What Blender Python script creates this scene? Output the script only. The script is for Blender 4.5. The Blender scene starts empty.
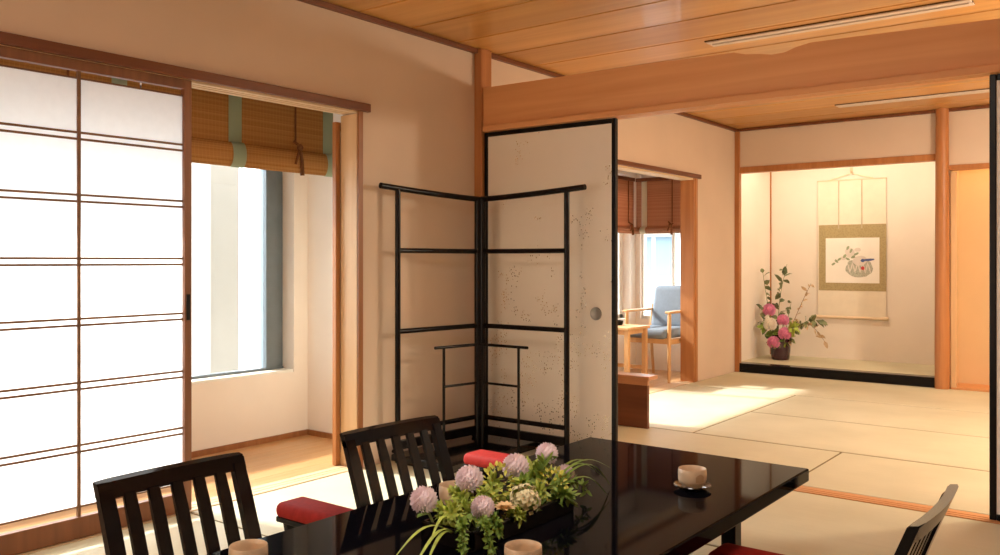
import bpy, bmesh, math, random
from mathutils import Vector, Matrix
random.seed(7)
sc = bpy.context.scene
COL = sc.collection
PI = math.pi

# ------------------------------------------------------------------ materials
def _mat(name):
    m = bpy.data.materials.new(name); m.use_nodes = True
    nt = m.node_tree; nt.nodes.clear()
    out = nt.nodes.new('ShaderNodeOutputMaterial')
    return m, nt, out

def N(nt, t, **kw):
    n = nt.nodes.new(t)
    for k, v in kw.items():
        if k.startswith('i_'):
            n.inputs[k[2:].replace('_', ' ')].default_value = v
        else:
            setattr(n, k, v)
    return n

def rgb(c): return (c[0], c[1], c[2], 1.0)

def bsdf(nt, out, rough=.5, spec=.5, metallic=0, coat=0, coat_rough=.05):
    b = nt.nodes.new('ShaderNodeBsdfPrincipled')
    b.inputs['Roughness'].default_value = rough
    b.inputs['Specular IOR Level'].default_value = spec
    b.inputs['Metallic'].default_value = metallic
    b.inputs['Coat Weight'].default_value = coat
    b.inputs['Coat Roughness'].default_value = coat_rough
    nt.links.new(b.outputs[0], out.inputs[0])
    return b

def noise_ramp(nt, scale, c1, c2, mapscale=(1, 1, 1), detail=6, lo=.3, hi=.7, rot=(0, 0, 0), distort=0.0):
    tc = N(nt, 'ShaderNodeTexCoord')
    mp = N(nt, 'ShaderNodeMapping'); mp.inputs['Scale'].default_value = mapscale; mp.inputs['Rotation'].default_value = rot
    nz = N(nt, 'ShaderNodeTexNoise'); nz.inputs['Scale'].default_value = scale; nz.inputs['Detail'].default_value = detail
    nz.inputs['Distortion'].default_value = distort
    rp = N(nt, 'ShaderNodeValToRGB')
    rp.color_ramp.elements[0].position = lo; rp.color_ramp.elements[0].color = rgb(c1)
    rp.color_ramp.elements[1].position = hi; rp.color_ramp.elements[1].color = rgb(c2)
    nt.links.new(tc.outputs['Object'], mp.inputs[0]); nt.links.new(mp.outputs[0], nz.inputs['Vector'])
    nt.links.new(nz.outputs['Fac'], rp.inputs[0])
    return rp, nz, tc

def bump(nt, b, src, strength=.1, dist=.01):
    bp = N(nt, 'ShaderNodeBump'); bp.inputs['Strength'].default_value = strength; bp.inputs['Distance'].default_value = dist
    nt.links.new(src, bp.inputs['Height']); nt.links.new(bp.outputs[0], b.inputs['Normal'])

def simple(name, c, rough=.5, spec=.5, metallic=0, coat=0, var=.06, scale=12):
    m, nt, out = _mat(name)
    b = bsdf(nt, out, rough, spec, metallic, coat)
    c1 = tuple(max(0, x * (1 - var)) for x in c); c2 = tuple(min(1, x * (1 + var)) for x in c)
    rp, nz, tc = noise_ramp(nt, scale, c1, c2)
    nt.links.new(rp.outputs[0], b.inputs['Base Color'])
    return m

def plaster(name, c):
    m, nt, out = _mat(name)
    b = bsdf(nt, out, .85, .2)
    rp, nz, tc = noise_ramp(nt, 3, tuple(x * .97 for x in c), tuple(min(1, x * 1.02) for x in c))
    nt.links.new(rp.outputs[0], b.inputs['Base Color'])
    n2 = N(nt, 'ShaderNodeTexNoise'); n2.inputs['Scale'].default_value = 220
    nt.links.new(tc.outputs['Object'], n2.inputs['Vector'])
    bump(nt, b, n2.outputs['Fac'], .12, .002)
    return m

def wood(name, c1, c2, grain='X', rough=.45, scale=9, coat=0.0, spec=.4, boards=None):
    m, nt, out = _mat(name)
    b = bsdf(nt, out, rough, spec, 0, coat)
    s = {'X': (.12, 2.2, 2.2), 'Y': (2.2, .12, 2.2), 'Z': (2.2, 2.2, .12)}[grain]
    rp, nz, tc = noise_ramp(nt, scale, c1, c2, s, 8, .32, .68, distort=.6)
    col = rp.outputs[0]
    if boards:
        sep = N(nt, 'ShaderNodeSeparateXYZ'); nt.links.new(tc.outputs['Object'], sep.inputs[0])
        d = N(nt, 'ShaderNodeMath', operation='DIVIDE'); d.inputs[1].default_value = boards
        nt.links.new(sep.outputs['Y'], d.inputs[0])
        f = N(nt, 'ShaderNodeMath', operation='FLOOR'); nt.links.new(d.outputs[0], f.inputs[0])
        w = N(nt, 'ShaderNodeTexWhiteNoise', noise_dimensions='1D'); nt.links.new(f.outputs[0], w.inputs['W'])
        mr = N(nt, 'ShaderNodeMapRange'); mr.inputs['To Min'].default_value = .86; mr.inputs['To Max'].default_value = 1.1
        nt.links.new(w.outputs['Value'], mr.inputs['Value'])
        mx = N(nt, 'ShaderNodeVectorMath', operation='SCALE')
        nt.links.new(col, mx.inputs[0]); nt.links.new(mr.outputs[0], mx.inputs['Scale'])
        col = mx.outputs[0]
    nt.links.new(col, b.inputs['Base Color'])
    bump(nt, b, nz.outputs['Fac'], .05, .002)
    return m

def tatami(name, axis):
    m, nt, out = _mat(name)
    b = bsdf(nt, out, .5, .42)
    rp, nz, tc = noise_ramp(nt, 2.2, (.54, .505, .35), (.63, .59, .425), (1, 1, 1), 5)
    mp = N(nt, 'ShaderNodeMapping')
    mp.inputs['Scale'].default_value = (3, 260, 1) if axis == 'X' else (260, 3, 1)
    nt.links.new(tc.outputs['Object'], mp.inputs[0])
    n2 = N(nt, 'ShaderNodeTexNoise'); n2.inputs['Scale'].default_value = 1.0; n2.inputs['Detail'].default_value = 2
    nt.links.new(mp.outputs[0], n2.inputs['Vector'])
    mr = N(nt, 'ShaderNodeMapRange'); mr.inputs['To Min'].default_value = .9; mr.inputs['To Max'].default_value = 1.08
    nt.links.new(n2.outputs['Fac'], mr.inputs['Value'])
    mx = N(nt, 'ShaderNodeVectorMath', operation='SCALE')
    nt.links.new(rp.outputs[0], mx.inputs[0]); nt.links.new(mr.outputs[0], mx.inputs['Scale'])
    nt.links.new(mx.outputs[0], b.inputs['Base Color'])
    bump(nt, b, n2.outputs['Fac'], .18, .002)
    return m

def translucent(name, c, t=.5, trans_c=None, tex=None):
    m, nt, out = _mat(name)
    d = N(nt, 'ShaderNodeBsdfDiffuse'); tr = N(nt, 'ShaderNodeBsdfTranslucent'); mix = N(nt, 'ShaderNodeMixShader')
    rp, nz, tc = noise_ramp(nt, 30, tuple(x * .97 for x in c), c)
    nt.links.new(rp.outputs[0], d.inputs[0])
    if trans_c is None: nt.links.new(rp.outputs[0], tr.inputs[0])
    else: tr.inputs[0].default_value = rgb(trans_c)
    mix.inputs[0].default_value = t
    nt.links.new(d.outputs[0], mix.inputs[1]); nt.links.new(tr.outputs[0], mix.inputs[2]); nt.links.new(mix.outputs[0], out.inputs[0])
    return m

def bamboo(name, c1, c2, t=.35, step=.008):
    """split bamboo: fine horizontal slats, upright thread lines, lets some light through"""
    m, nt, out = _mat(name)
    tc = N(nt, 'ShaderNodeTexCoord'); sep = N(nt, 'ShaderNodeSeparateXYZ'); nt.links.new(tc.outputs['Object'], sep.inputs[0])
    dv = N(nt, 'ShaderNodeMath', operation='DIVIDE'); dv.inputs[1].default_value = step; nt.links.new(sep.outputs['Z'], dv.inputs[0])
    fl = N(nt, 'ShaderNodeMath', operation='FLOOR'); nt.links.new(dv.outputs[0], fl.inputs[0])
    fr = N(nt, 'ShaderNodeMath', operation='FRACT'); nt.links.new(dv.outputs[0], fr.inputs[0])
    wn = N(nt, 'ShaderNodeTexWhiteNoise', noise_dimensions='1D'); nt.links.new(fl.outputs[0], wn.inputs['W'])
    rp = N(nt, 'ShaderNodeValToRGB'); rp.color_ramp.elements[0].color = rgb(c1); rp.color_ramp.elements[1].color = rgb(c2)
    nt.links.new(wn.outputs['Value'], rp.inputs[0])
    # upright threads
    ad = N(nt, 'ShaderNodeMath', operation='ADD'); nt.links.new(sep.outputs['X'], ad.inputs[0]); nt.links.new(sep.outputs['Y'], ad.inputs[1])
    d2 = N(nt, 'ShaderNodeMath', operation='DIVIDE'); d2.inputs[1].default_value = .021; nt.links.new(ad.outputs[0], d2.inputs[0])
    f2 = N(nt, 'ShaderNodeMath', operation='FRACT'); nt.links.new(d2.outputs[0], f2.inputs[0])
    lt = N(nt, 'ShaderNodeMath', operation='LESS_THAN'); lt.inputs[1].default_value = .1; nt.links.new(f2.outputs[0], lt.inputs[0])
    mx = N(nt, 'ShaderNodeMixRGB'); mx.inputs['Color2'].default_value = rgb(tuple(min(1, x * 1.5) for x in c2))
    ml = N(nt, 'ShaderNodeMath', operation='MULTIPLY'); ml.inputs[1].default_value = .28; nt.links.new(lt.outputs[0], ml.inputs[0])
    nt.links.new(ml.outputs[0], mx.inputs['Fac']); nt.links.new(rp.outputs[0], mx.inputs['Color1'])
    d = N(nt, 'ShaderNodeBsdfDiffuse'); tr = N(nt, 'ShaderNodeBsdfTranslucent'); mix = N(nt, 'ShaderNodeMixShader')
    nt.links.new(mx.outputs[0], d.inputs[0]); nt.links.new(mx.outputs[0], tr.inputs[0])
    mix.inputs[0].default_value = t
    nt.links.new(d.outputs[0], mix.inputs[1]); nt.links.new(tr.outputs[0], mix.inputs[2]); nt.links.new(mix.outputs[0], out.inputs[0])
    bp = N(nt, 'ShaderNodeBump'); bp.inputs['Strength'].default_value = .25; bp.inputs['Distance'].default_value = .002
    nt.links.new(fr.outputs[0], bp.inputs['Height']); nt.links.new(bp.outputs[0], d.inputs['Normal'])
    return m

def lacquer(name, c, rough=.12, coat=.4, spec=.5):
    m, nt, out = _mat(name)
    b = bsdf(nt, out, rough, spec, 0, coat, .03)
    rp, nz, tc = noise_ramp(nt, 6, tuple(x * .8 for x in c), tuple(x * 1.2 for x in c))
    nt.links.new(rp.outputs[0], b.inputs['Base Color'])
    return m

def glass_pane(name, tint=(.96, .98, .98)):
    m, nt, out = _mat(name)
    t = N(nt, 'ShaderNodeBsdfTransparent'); t.inputs[0].default_value = rgb(tint)
    g = N(nt, 'ShaderNodeBsdfGlossy'); g.inputs['Roughness'].default_value = .01
    f = N(nt, 'ShaderNodeFresnel'); f.inputs[0].default_value = 1.35
    mix = N(nt, 'ShaderNodeMixShader')
    nt.links.new(f.outputs[0], mix.inputs[0]); nt.links.new(t.outputs[0], mix.inputs[1]); nt.links.new(g.outputs[0], mix.inputs[2])
    nt.links.new(mix.outputs[0], out.inputs[0])
    return m

def fusuma_paper(name, c, flecks=True):
    """cream paper sprinkled with gold and silver leaf"""
    m, nt, out = _mat(name)
    b = bsdf(nt, out, .6, .35)
    rp, nz, tc = noise_ramp(nt, 2, tuple(x * .97 for x in c), c)
    col = rp.outputs[0]
    if flecks:
        vo = N(nt, 'ShaderNodeTexVoronoi'); vo.inputs['Scale'].default_value = 85
        mp = N(nt, 'ShaderNodeMapping'); mp.inputs['Scale'].default_value = (1, 1, .8)
        nt.links.new(tc.outputs['Object'], mp.inputs[0]); nt.links.new(mp.outputs[0], vo.inputs['Vector'])
        cl = N(nt, 'ShaderNodeTexNoise'); cl.inputs['Scale'].default_value = 5.5; cl.inputs['Detail'].default_value = 4
        nt.links.new(mp.outputs[0], cl.inputs['Vector'])
        lt = N(nt, 'ShaderNodeMath', operation='LESS_THAN'); lt.inputs[1].default_value = .30; nt.links.new(vo.outputs['Distance'], lt.inputs[0])
        sp = N(nt, 'ShaderNodeSeparateColor'); nt.links.new(vo.outputs['Color'], sp.inputs[0])
        # mask: only some cells, only inside clusters
        gt1 = N(nt, 'ShaderNodeMath', operation='GREATER_THAN'); gt1.inputs[1].default_value = .35; nt.links.new(sp.outputs[0], gt1.inputs[0])
        # clusters: more flecks across the middle height
        sepz = N(nt, 'ShaderNodeSeparateXYZ'); nt.links.new(tc.outputs['Object'], sepz.inputs[0])
        mr = N(nt, 'ShaderNodeMapRange'); mr.inputs['From Min'].default_value = .2; mr.inputs['From Max'].default_value = 1.55
        mr.inputs['To Min'].default_value = .06; mr.inputs['To Max'].default_value = -.06
        nt.links.new(sepz.outputs['Z'], mr.inputs['Value'])
        ad = N(nt, 'ShaderNodeMath', operation='ADD'); nt.links.new(cl.outputs['Fac'], ad.inputs[0]); nt.links.new(mr.outputs[0], ad.inputs[1])
        gt2 = N(nt, 'ShaderNodeMath', operation='GREATER_THAN'); gt2.inputs[1].default_value = .55; nt.links.new(ad.outputs[0], gt2.inputs[0])
        m1 = N(nt, 'ShaderNodeMath', operation='MULTIPLY'); nt.links.new(lt.outputs[0], m1.inputs[0]); nt.links.new(gt1.outputs[0], m1.inputs[1])
        m2 = N(nt, 'ShaderNodeMath', operation='MULTIPLY'); nt.links.new(m1.outputs[0], m2.inputs[0]); nt.links.new(gt2.outputs[0], m2.inputs[1])
        mx = N(nt, 'ShaderNodeMixRGB'); mx.inputs['Color2'].default_value = (.80, .68, .48, 1)
        nt.links.new(m2.outputs[0], mx.inputs['Fac']); nt.links.new(col, mx.inputs['Color1'])
        col = mx.outputs[0]
        mm = N(nt, 'ShaderNodeMath', operation='MULTIPLY'); mm.inputs[1].default_value = 1.0; nt.links.new(m2.outputs[0], mm.inputs[0])
        nt.links.new(mm.outputs[0], b.inputs['Metallic'])
        rr = N(nt, 'ShaderNodeMapRange'); rr.inputs['To Min'].default_value = .6; rr.inputs['To Max'].default_value = .25
        nt.links.new(m2.outputs[0], rr.inputs['Value']); nt.links.new(rr.outputs[0], b.inputs['Roughness'])
    nt.links.new(col, b.inputs['Base Color'])
    return m

def brocade(name, c1, c2):
    m, nt, out = _mat(name)
    b = bsdf(nt, out, .55, .3)
    tc = N(nt, 'ShaderNodeTexCoord')
    vo = N(nt, 'ShaderNodeTexVoronoi'); vo.inputs['Scale'].default_value = 60; nt.links.new(tc.outputs['Object'], vo.inputs['Vector'])
    rp = N(nt, 'ShaderNodeValToRGB'); rp.color_ramp.elements[0].color = rgb(c1); rp.color_ramp.elements[1].color = rgb(c2)
    rp.color_ramp.elements[0].position = .1; rp.color_ramp.elements[1].position = .6
    nt.links.new(vo.outputs['Distance'], rp.inputs[0]); nt.links.new(rp.outputs[0], b.inputs['Base Color'])
    return m

def facade(name, wall, glass, fx=3.0, fz=3.2):
    m, nt, out = _mat(name)
    b = bsdf(nt, out, .6, .3)
    tc = N(nt, 'ShaderNodeTexCoord'); sep = N(nt, 'ShaderNodeSeparateXYZ'); nt.links.new(tc.outputs['Object'], sep.inputs[0])
    def band(src, step, frac):
        d = N(nt, 'ShaderNodeMath', operation='DIVIDE'); d.inputs[1].default_value = step; nt.links.new(src, d.inputs[0])
        f = N(nt, 'ShaderNodeMath', operation='FRACT'); nt.links.new(d.outputs[0], f.inputs[0])
        l = N(nt, 'ShaderNodeMath', operation='LESS_THAN'); l.inputs[1].default_value = frac; nt.links.new(f.outputs[0], l.inputs[0])
        return l.outputs[0]
    ad = N(nt, 'ShaderNodeMath', operation='ADD'); nt.links.new(sep.outputs['X'], ad.inputs[0]); nt.links.new(sep.outputs['Y'], ad.inputs[1])
    a = band(ad.outputs[0], fx, .85); z = band(sep.outputs['Z'], fz, .55)
    mu = N(nt, 'ShaderNodeMath', operation='MULTIPLY'); nt.links.new(a, mu.inputs[0]); nt.links.new(z, mu.inputs[1])
    mx = N(nt, 'ShaderNodeMixRGB'); mx.inputs['Color1'].default_value = rgb(wall); mx.inputs['Color2'].default_value = rgb(glass)
    nt.links.new(mu.outputs[0], mx.inputs['Fac']); nt.links.new(mx.outputs[0], b.inputs['Base Color'])
    return m

M = dict(
    plaster=plaster('wall plaster', (.64, .515, .41)),
    plaster_white=plaster('tokonoma plaster', (.82, .75, .675)),
    plaster_gold=plaster('alcove plaster', (.66, .47, .27)),
    trim=wood('red brown cedar', (.12, .036, .013), (.18, .060, .022), 'Y', .4),
    trim_z=wood('red brown cedar upright', (.24, .09, .03), (.34, .14, .05), 'Z', .4),
    post=wood('cedar post', (.36, .14, .045), (.46, .195, .068), 'Z', .4),
    hinoki_z=wood('pale cypress upright', (.58, .37, .19), (.68, .46, .26), 'Z', .45),
    hinoki_y=wood('pale cypress', (.62, .44, .26), (.72, .53, .33), 'Y', .45),
    beam=wood('cedar beam', (.58, .265, .10), (.68, .335, .14), 'X', .45, 6),
    ceiling=wood('cedar ceiling boards', (.50, .235, .062), (.62, .325, .10), 'X', .36, 5, .1, .5, .385),
    engawa=wood('honey floor boards', (.50, .26, .10), (.60, .34, .15), 'Y', .3, 8, .15),
    console=wood('reddish console wood', (.46, .23, .12), (.56, .29, .16), 'X', .35),
    console_dark=wood('dark red console wood', (.13, .042, .018), (.19, .065, .028), 'X', .35),
    chairwood=wood('light oak', (.55, .30, .12), (.66, .40, .19), 'Z', .4),
    tatX=tatami('tatami weave', 'X'), tatY=tatami('tatami weave turned', 'Y'),
    seam=simple('tatami seam', (.20, .16, .09), .9, .1),
    lacq=lacquer('black lacquer', (.004, .0035, .005), .10, 0, .22),
    lacq_gloss=lacquer('glossy platform lacquer', (.006, .005, .006), .12, .2, .5),
    lacq_table=lacquer('black lacquer table top', (.0025, .0025, .0045), .05, 0, .03),
    lacq_br=lacquer('dark brown lacquer', (.005, .0035, .004), .2, 0, .2),
    lacq_rack=lacquer('rack lacquer', (.005, .003, .003), .25, 0, .2),
    red=simple('red cushion fabric', (.24, .014, .010), .75, .1, var=.12, scale=60),
    paper=translucent('shoji paper', (.95, .93, .91), .8),
    paper_shaded=simple('shaded shoji paper', (.75, .66, .52), .8, .2),  # opaque tan: the shade on the parked screen's paper, put into its colour
    shoji_wood=wood('shoji cedar', (.15, .055, .022), (.23, .09, .035), 'Z', .45),
    kumiko=wood('shoji lattice', (.14, .065, .03), (.22, .11, .05), 'Y', .5),
    bamboo=bamboo('bamboo slats', (.34, .165, .055), (.44, .23, .085), .4, .006),
    bamboo_red=bamboo('red brown bamboo slats', (.36, .17, .10), (.46, .24, .14), .5, .006),
    green_cloth=translucent('green border cloth', (.36, .43, .30), .35),
    cream_cloth=translucent('pale border cloth', (.75, .72, .55), .4),
    cord=simple('brown cord', (.16, .06, .02), .8, .2),
    glass=glass_pane('window glass'),
    alu=simple('grey aluminium', (.16, .19, .21), .4, .5, .3),
    white=simple('white window reveal', (.80, .78, .72), .7, .3),
    fusuma=fusuma_paper('fusuma paper', (.74, .66, .56)),
    fusuma2=fusuma_paper('plain fusuma paper', (.80, .78, .75), False),
    black=lacquer('black fusuma frame', (.004, .003, .003), .3, 0, .2),
    pull=simple('dull metal pull', (.30, .28, .25), .4, .5, .6),
    ceramic=simple('beige glazed cup', (.62, .47, .32), .35, .5, 0, .2, .12, 30),
    ceramic_dark=simple('brown cup pattern', (.44, .29, .17), .4, .5),
    saucer=lacquer('saucer lacquer', (.03, .018, .012), .15, .5),
    pink=simple('pink petals', (.93, .80, .86), .7, .2, var=.12, scale=60),
    rose=simple('rose petals', (.76, .30, .48), .7, .2, var=.15, scale=40),
    whitep=simple('white petals', (.82, .78, .70), .7, .2, var=.06, scale=60),
    cream=simple('cream petals', (.78, .74, .48), .7, .2, var=.12, scale=60),
    yellow=simple('yellow green petals', (.62, .62, .12), .6, .3, var=.2, scale=50),
    peach=simple('peach petals', (.80, .60, .34), .6, .3, var=.15, scale=50),
    leaf=simple('green leaves', (.20, .32, .055), .5, .4, var=.3, scale=40),
    leaf_light=simple('light green leaves', (.42, .52, .10), .5, .4, var=.3, scale=40),
    leaf_dark=simple('dusky leaves', (.16, .19, .09), .55, .4, var=.25, scale=30),
    leaf_brown=simple('faded leaves', (.55, .40, .25), .6, .3, var=.2, scale=30),
    stem=simple('green stem', (.20, .24, .08), .6, .3),
    twig=simple('brown twig', (.22, .13, .07), .7, .2),
    vase=lacquer('plum glaze vase', (.045, .014, .022), .2, .4),
    scroll=simple('pale scroll silk', (.80, .73, .61), .8, .2, var=.03),
    brocade=brocade('olive gold brocade', (.33, .265, .13), (.42, .34, .18)),
    art=simple('scroll painting paper', (.86, .83, .78), .8, .2, var=.02),
    ink_grey=simple('grey wash', (.42, .43, .36), .8, .2, var=.25, scale=90),
    ink_green=simple('green wash', (.30, .36, .24), .8, .2, var=.2),
    ink_blue=simple('blue wash', (.09, .13, .30), .8, .2),
    ink_pale=simple('pale wash', (.70, .64, .60), .8, .2),
    ink_red=simple('red wash', (.55, .07, .07), .8, .2),
    strip=simple('grey silk strip', (.50, .43, .31), .8, .2),
    rod=wood('pale rod', (.70, .55, .38), (.78, .63, .45), 'X', .5),
    cushion=simple('grey blue cushion', (.20, .235, .28), .9, .1, var=.05, scale=40),
    vent=simple('ceiling slot vent', (.62, .52, .44), .5, .4),
    vent_dark=simple('vent slot', (.10, .06, .03), .8, .2),
    concrete=simple('pale concrete', (.22, .20, .17), .8, .2, var=.03, scale=2),
    ground=simple('distant ground', (.25, .25, .25), .9, .1, var=.2, scale=.2),
    facade1=facade('white facade', (.42, .44, .46), (.14, .19, .23), 1.2, 3.1),
    facade2=facade('pale facade', (.38, .41, .44), (.22, .28, .32), 2.4, 2.6),
    facade3=facade('grey facade', (.30, .34, .38), (.16, .22, .27), 1.8, 2.9),
)

# ------------------------------------------------------------------ mesh helpers
WL = {}   # world location of every object that acts as parent
def wl(o): return WL.get(o.name, Vector((0, 0, 0)))

class MB:
    def __init__(self): self.bm = bmesh.new(); self.mi = 0; self.mats = []; self.flat = set()
    def use(self, m):
        if m not in self.mats: self.mats.append(m)
        self.mi = self.mats.index(m); return self
    def _tagf(self, faces):
        for f in faces: f.material_index = self.mi
    def box(self, x0, y0, z0, x1, y1, z1, bev=0, seg=2, rot=None, skew=None):
        r = bmesh.ops.create_cube(self.bm, size=1)
        vs = r['verts']
        c = Vector(((x0 + x1) / 2, (y0 + y1) / 2, (z0 + z1) / 2)); s = Vector((abs(x1 - x0), abs(y1 - y0), abs(z1 - z0)))
        for v in vs: v.co = Vector((v.co.x * s.x, v.co.y * s.y, v.co.z * s.z))
        fs = set(f for v in vs for f in v.link_faces)
        if bev > 0:
            es = list(set(e for v in vs for e in v.link_edges))
            rr = bmesh.ops.bevel(self.bm, geom=es, offset=min(bev, min(s) * .49), segments=seg, affect='EDGES', profile=.5)
            fs = set(rr['faces']); vs = set(rr['verts'])
            todo = list(vs); seen = set(vs)
            while todo:
                v = todo.pop()
                for e in v.link_edges:
                    o = e.other_vert(v)
                    if o not in seen: seen.add(o); todo.append(o)
            vs = seen; fs = set(f for v in vs for f in v.link_faces)
        for v in vs:
            p = v.co.copy()
            if rot is not None: p = rot @ p
            v.co = p + c
        if bev < .015: self.flat |= fs
        self._tagf(fs); return self
    def tube(self, pts, r, n=8, cap=True, flat=1.0):
        pts = [Vector(p) for p in pts]
        rs = r if isinstance(r, (list, tuple)) else [r] * len(pts)
        rings = []
        up = None
        for i, p in enumerate(pts):
            t = (pts[min(i + 1, len(pts) - 1)] - pts[max(i - 1, 0)]).normalized()
            if up is None:
                a = Vector((0, 0, 1)) if abs(t.z) < .9 else Vector((1, 0, 0))
                up = (a - t * a.dot(t)).normalized()
            else:
                up = (up - t * up.dot(t)).normalized()
            sd = t.cross(up)
            rings.append([self.bm.verts.new(p + (up * math.cos(2 * PI * k / n) * flat + sd * math.sin(2 * PI * k / n)) * rs[i]) for k in range(n)])
        fs = []
        for a, b in zip(rings, rings[1:]):
            for k in range(n):
                fs.append(self.bm.faces.new((a[k], a[(k + 1) % n], b[(k + 1) % n], b[k])))
        if cap:
            fs.append(self.bm.faces.new(rings[0][::-1])); fs.append(self.bm.faces.new(rings[-1]))
        self._tagf(fs); return self
    def lathe(self, c, prof, n=32):
        c = Vector(c); rings = []
        fs = []
        for (r, z) in prof:
            if r < 1e-5: rings.append([self.bm.verts.new(c + Vector((0, 0, z)))])
            else: rings.append([self.bm.verts.new(c + Vector((r * math.cos(2 * PI * k / n), r * math.sin(2 * PI * k / n), z))) for k in range(n)])
        for a, b in zip(rings, rings[1:]):
            for k in range(n):
                if len(a) == 1 and len(b) == 1: continue
                if len(a) == 1: fs.append(self.bm.faces.new((a[0], b[(k + 1) % n], b[k])))
                elif len(b) == 1: fs.append(self.bm.faces.new((a[k], a[(k + 1) % n], b[0])))
                else: fs.append(self.bm.faces.new((a[k], a[(k + 1) % n], b[(k + 1) % n], b[k])))
        self._tagf(fs); return self
    def prism(self, pts, d):
        """closed polygon of 3-D points pushed by the vector d"""
        d = Vector(d)
        a = [self.bm.verts.new(Vector(p)) for p in pts]; b = [self.bm.verts.new(Vector(p) + d) for p in pts]
        fs = [self.bm.faces.new(a), self.bm.faces.new(b[::-1])]
        n = len(a)
        for i in range(n): fs.append(self.bm.faces.new((a[i], b[i], b[(i + 1) % n], a[(i + 1) % n])))
        self._tagf(fs); return self
    def face(self, pts):
        f = self.bm.faces.new([self.bm.verts.new(Vector(p)) for p in pts]); f.material_index = self.mi; return self
    def ball(self, c, r, u=12, v=8, s=(1, 1, 1)):
        rr = bmesh.ops.create_uvsphere(self.bm, u_segments=u, v_segments=v, radius=r)
        for x in rr['verts']: x.co = Vector((x.co.x * s[0], x.co.y * s[1], x.co.z * s[2])) + Vector(c)
        self._tagf(set(f for x in rr['verts'] for f in x.link_faces)); return self
    def leaf(self, p, d, L, W, nrm=None):
        p = Vector(p); d = Vector(d).normalized()
        if nrm is None: nrm = Vector((random.uniform(-1, 1), random.uniform(-1, 1), random.uniform(.2, 1)))
        nrm = Vector(nrm); s = d.cross(nrm)
        if s.length < 1e-4: s = d.cross(Vector((1, .3, 0)))
        s.normalize(); u = s.cross(d)
        q = [p, p + d * L * .35 + s * W * .5 + u * W * .12, p + d * L * .75 + s * W * .36 + u * W * .05, p + d * L - u * W * .2,
             p + d * L * .75 - s * W * .36 + u * W * .05, p + d * L * .35 - s * W * .5 + u * W * .12]
        mid = [p + d * L * .35, p + d * L * .75]
        V = [self.bm.verts.new(x) for x in q]; m = [self.bm.verts.new(x) for x in mid]
        fs = [self.bm.faces.new((V[0], V[1], m[0])), self.bm.faces.new((V[0], m[0], V[5])),
              self.bm.faces.new((V[1], V[2], m[1], m[0])), self.bm.faces.new((m[0], m[1], V[4], V[5])),
              self.bm.faces.new((V[2], V[3], m[1])), self.bm.faces.new((m[1], V[3], V[4]))]
        self._tagf(fs); return self
    def build(self, name, mat=None, parent=None, origin=None, smooth=50, local=False):
        me = bpy.data.meshes.new(name)
        bm = self.bm
        bmesh.ops.recalc_face_normals(bm, faces=bm.faces[:])
        if parent is not None: base = Vector((0, 0, 0)) if local else wl(parent)
        elif origin is not None: base = Vector(origin)
        else:
            xs = [v.co for v in bm.verts]
            base = Vector(((min(v.x for v in xs) + max(v.x for v in xs)) / 2, (min(v.y for v in xs) + max(v.y for v in xs)) / 2, min(v.z for v in xs)))
        for v in bm.verts: v.co -= base
        if smooth:
            for f in bm.faces: f.smooth = f not in self.flat
            for e in bm.edges:
                if len(e.link_faces) == 2 and e.calc_face_angle(0) > math.radians(smooth): e.smooth = False
        bm.to_mesh(me); bm.free()
        if self.mats:
            for m in self.mats: me.materials.append(m)
        else: me.materials.append(mat)
        o = bpy.data.objects.new(name, me); COL.objects.link(o)
        if parent is not None:
            o.parent = parent; WL[o.name] = base
        else:
            o.location = base; WL[o.name] = base
        return o

def tag(o, label, cat, group=None):
    o['label'] = label; o['category'] = cat
    if group: o['group'] = group
    return o
def struct(o): o['kind'] = 'structure'; return o
def thing(name, label, cat, loc=(0, 0, 0), group=None, rotz=0):
    o = bpy.data.objects.new(name, None); COL.objects.link(o); o.location = loc; o.rotation_euler.z = rotz
    o.empty_display_size = .1
    WL[o.name] = Vector(loc)
    return tag(o, label, cat, group)
def copy_thing(root, loc, rotz, label, group=None):
    def cp(o, par):
        c = o.copy(); COL.objects.link(c)
        if par is not None: c.parent = par
        for ch in [x for x in bpy.data.objects if x.parent == o]: cp(ch, c)
        return c
    r = cp(root, None); r.location = loc; r.rotation_euler.z = rotz; r['label'] = label
    if group: r['group'] = group
    return r
def B(name, mat, *boxes, parent=None, bev=0, origin=None):
    m = MB()
    for b in boxes: m.box(*b, bev=bev)
    return m.build(name, mat, parent, origin)

# ------------------------------------------------------------------ levels (metres)
XL, XB = -3.27, -3.385          # left wall: room face, engawa face
ZC = 2.325                       # ceiling
YF = 4.05                       # plane of the sliding panels
YB, YT = 7.97, 8.89             # tokonoma front, back
XR, Y0 = 1.75, -1.3             # right wall, wall behind

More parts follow.
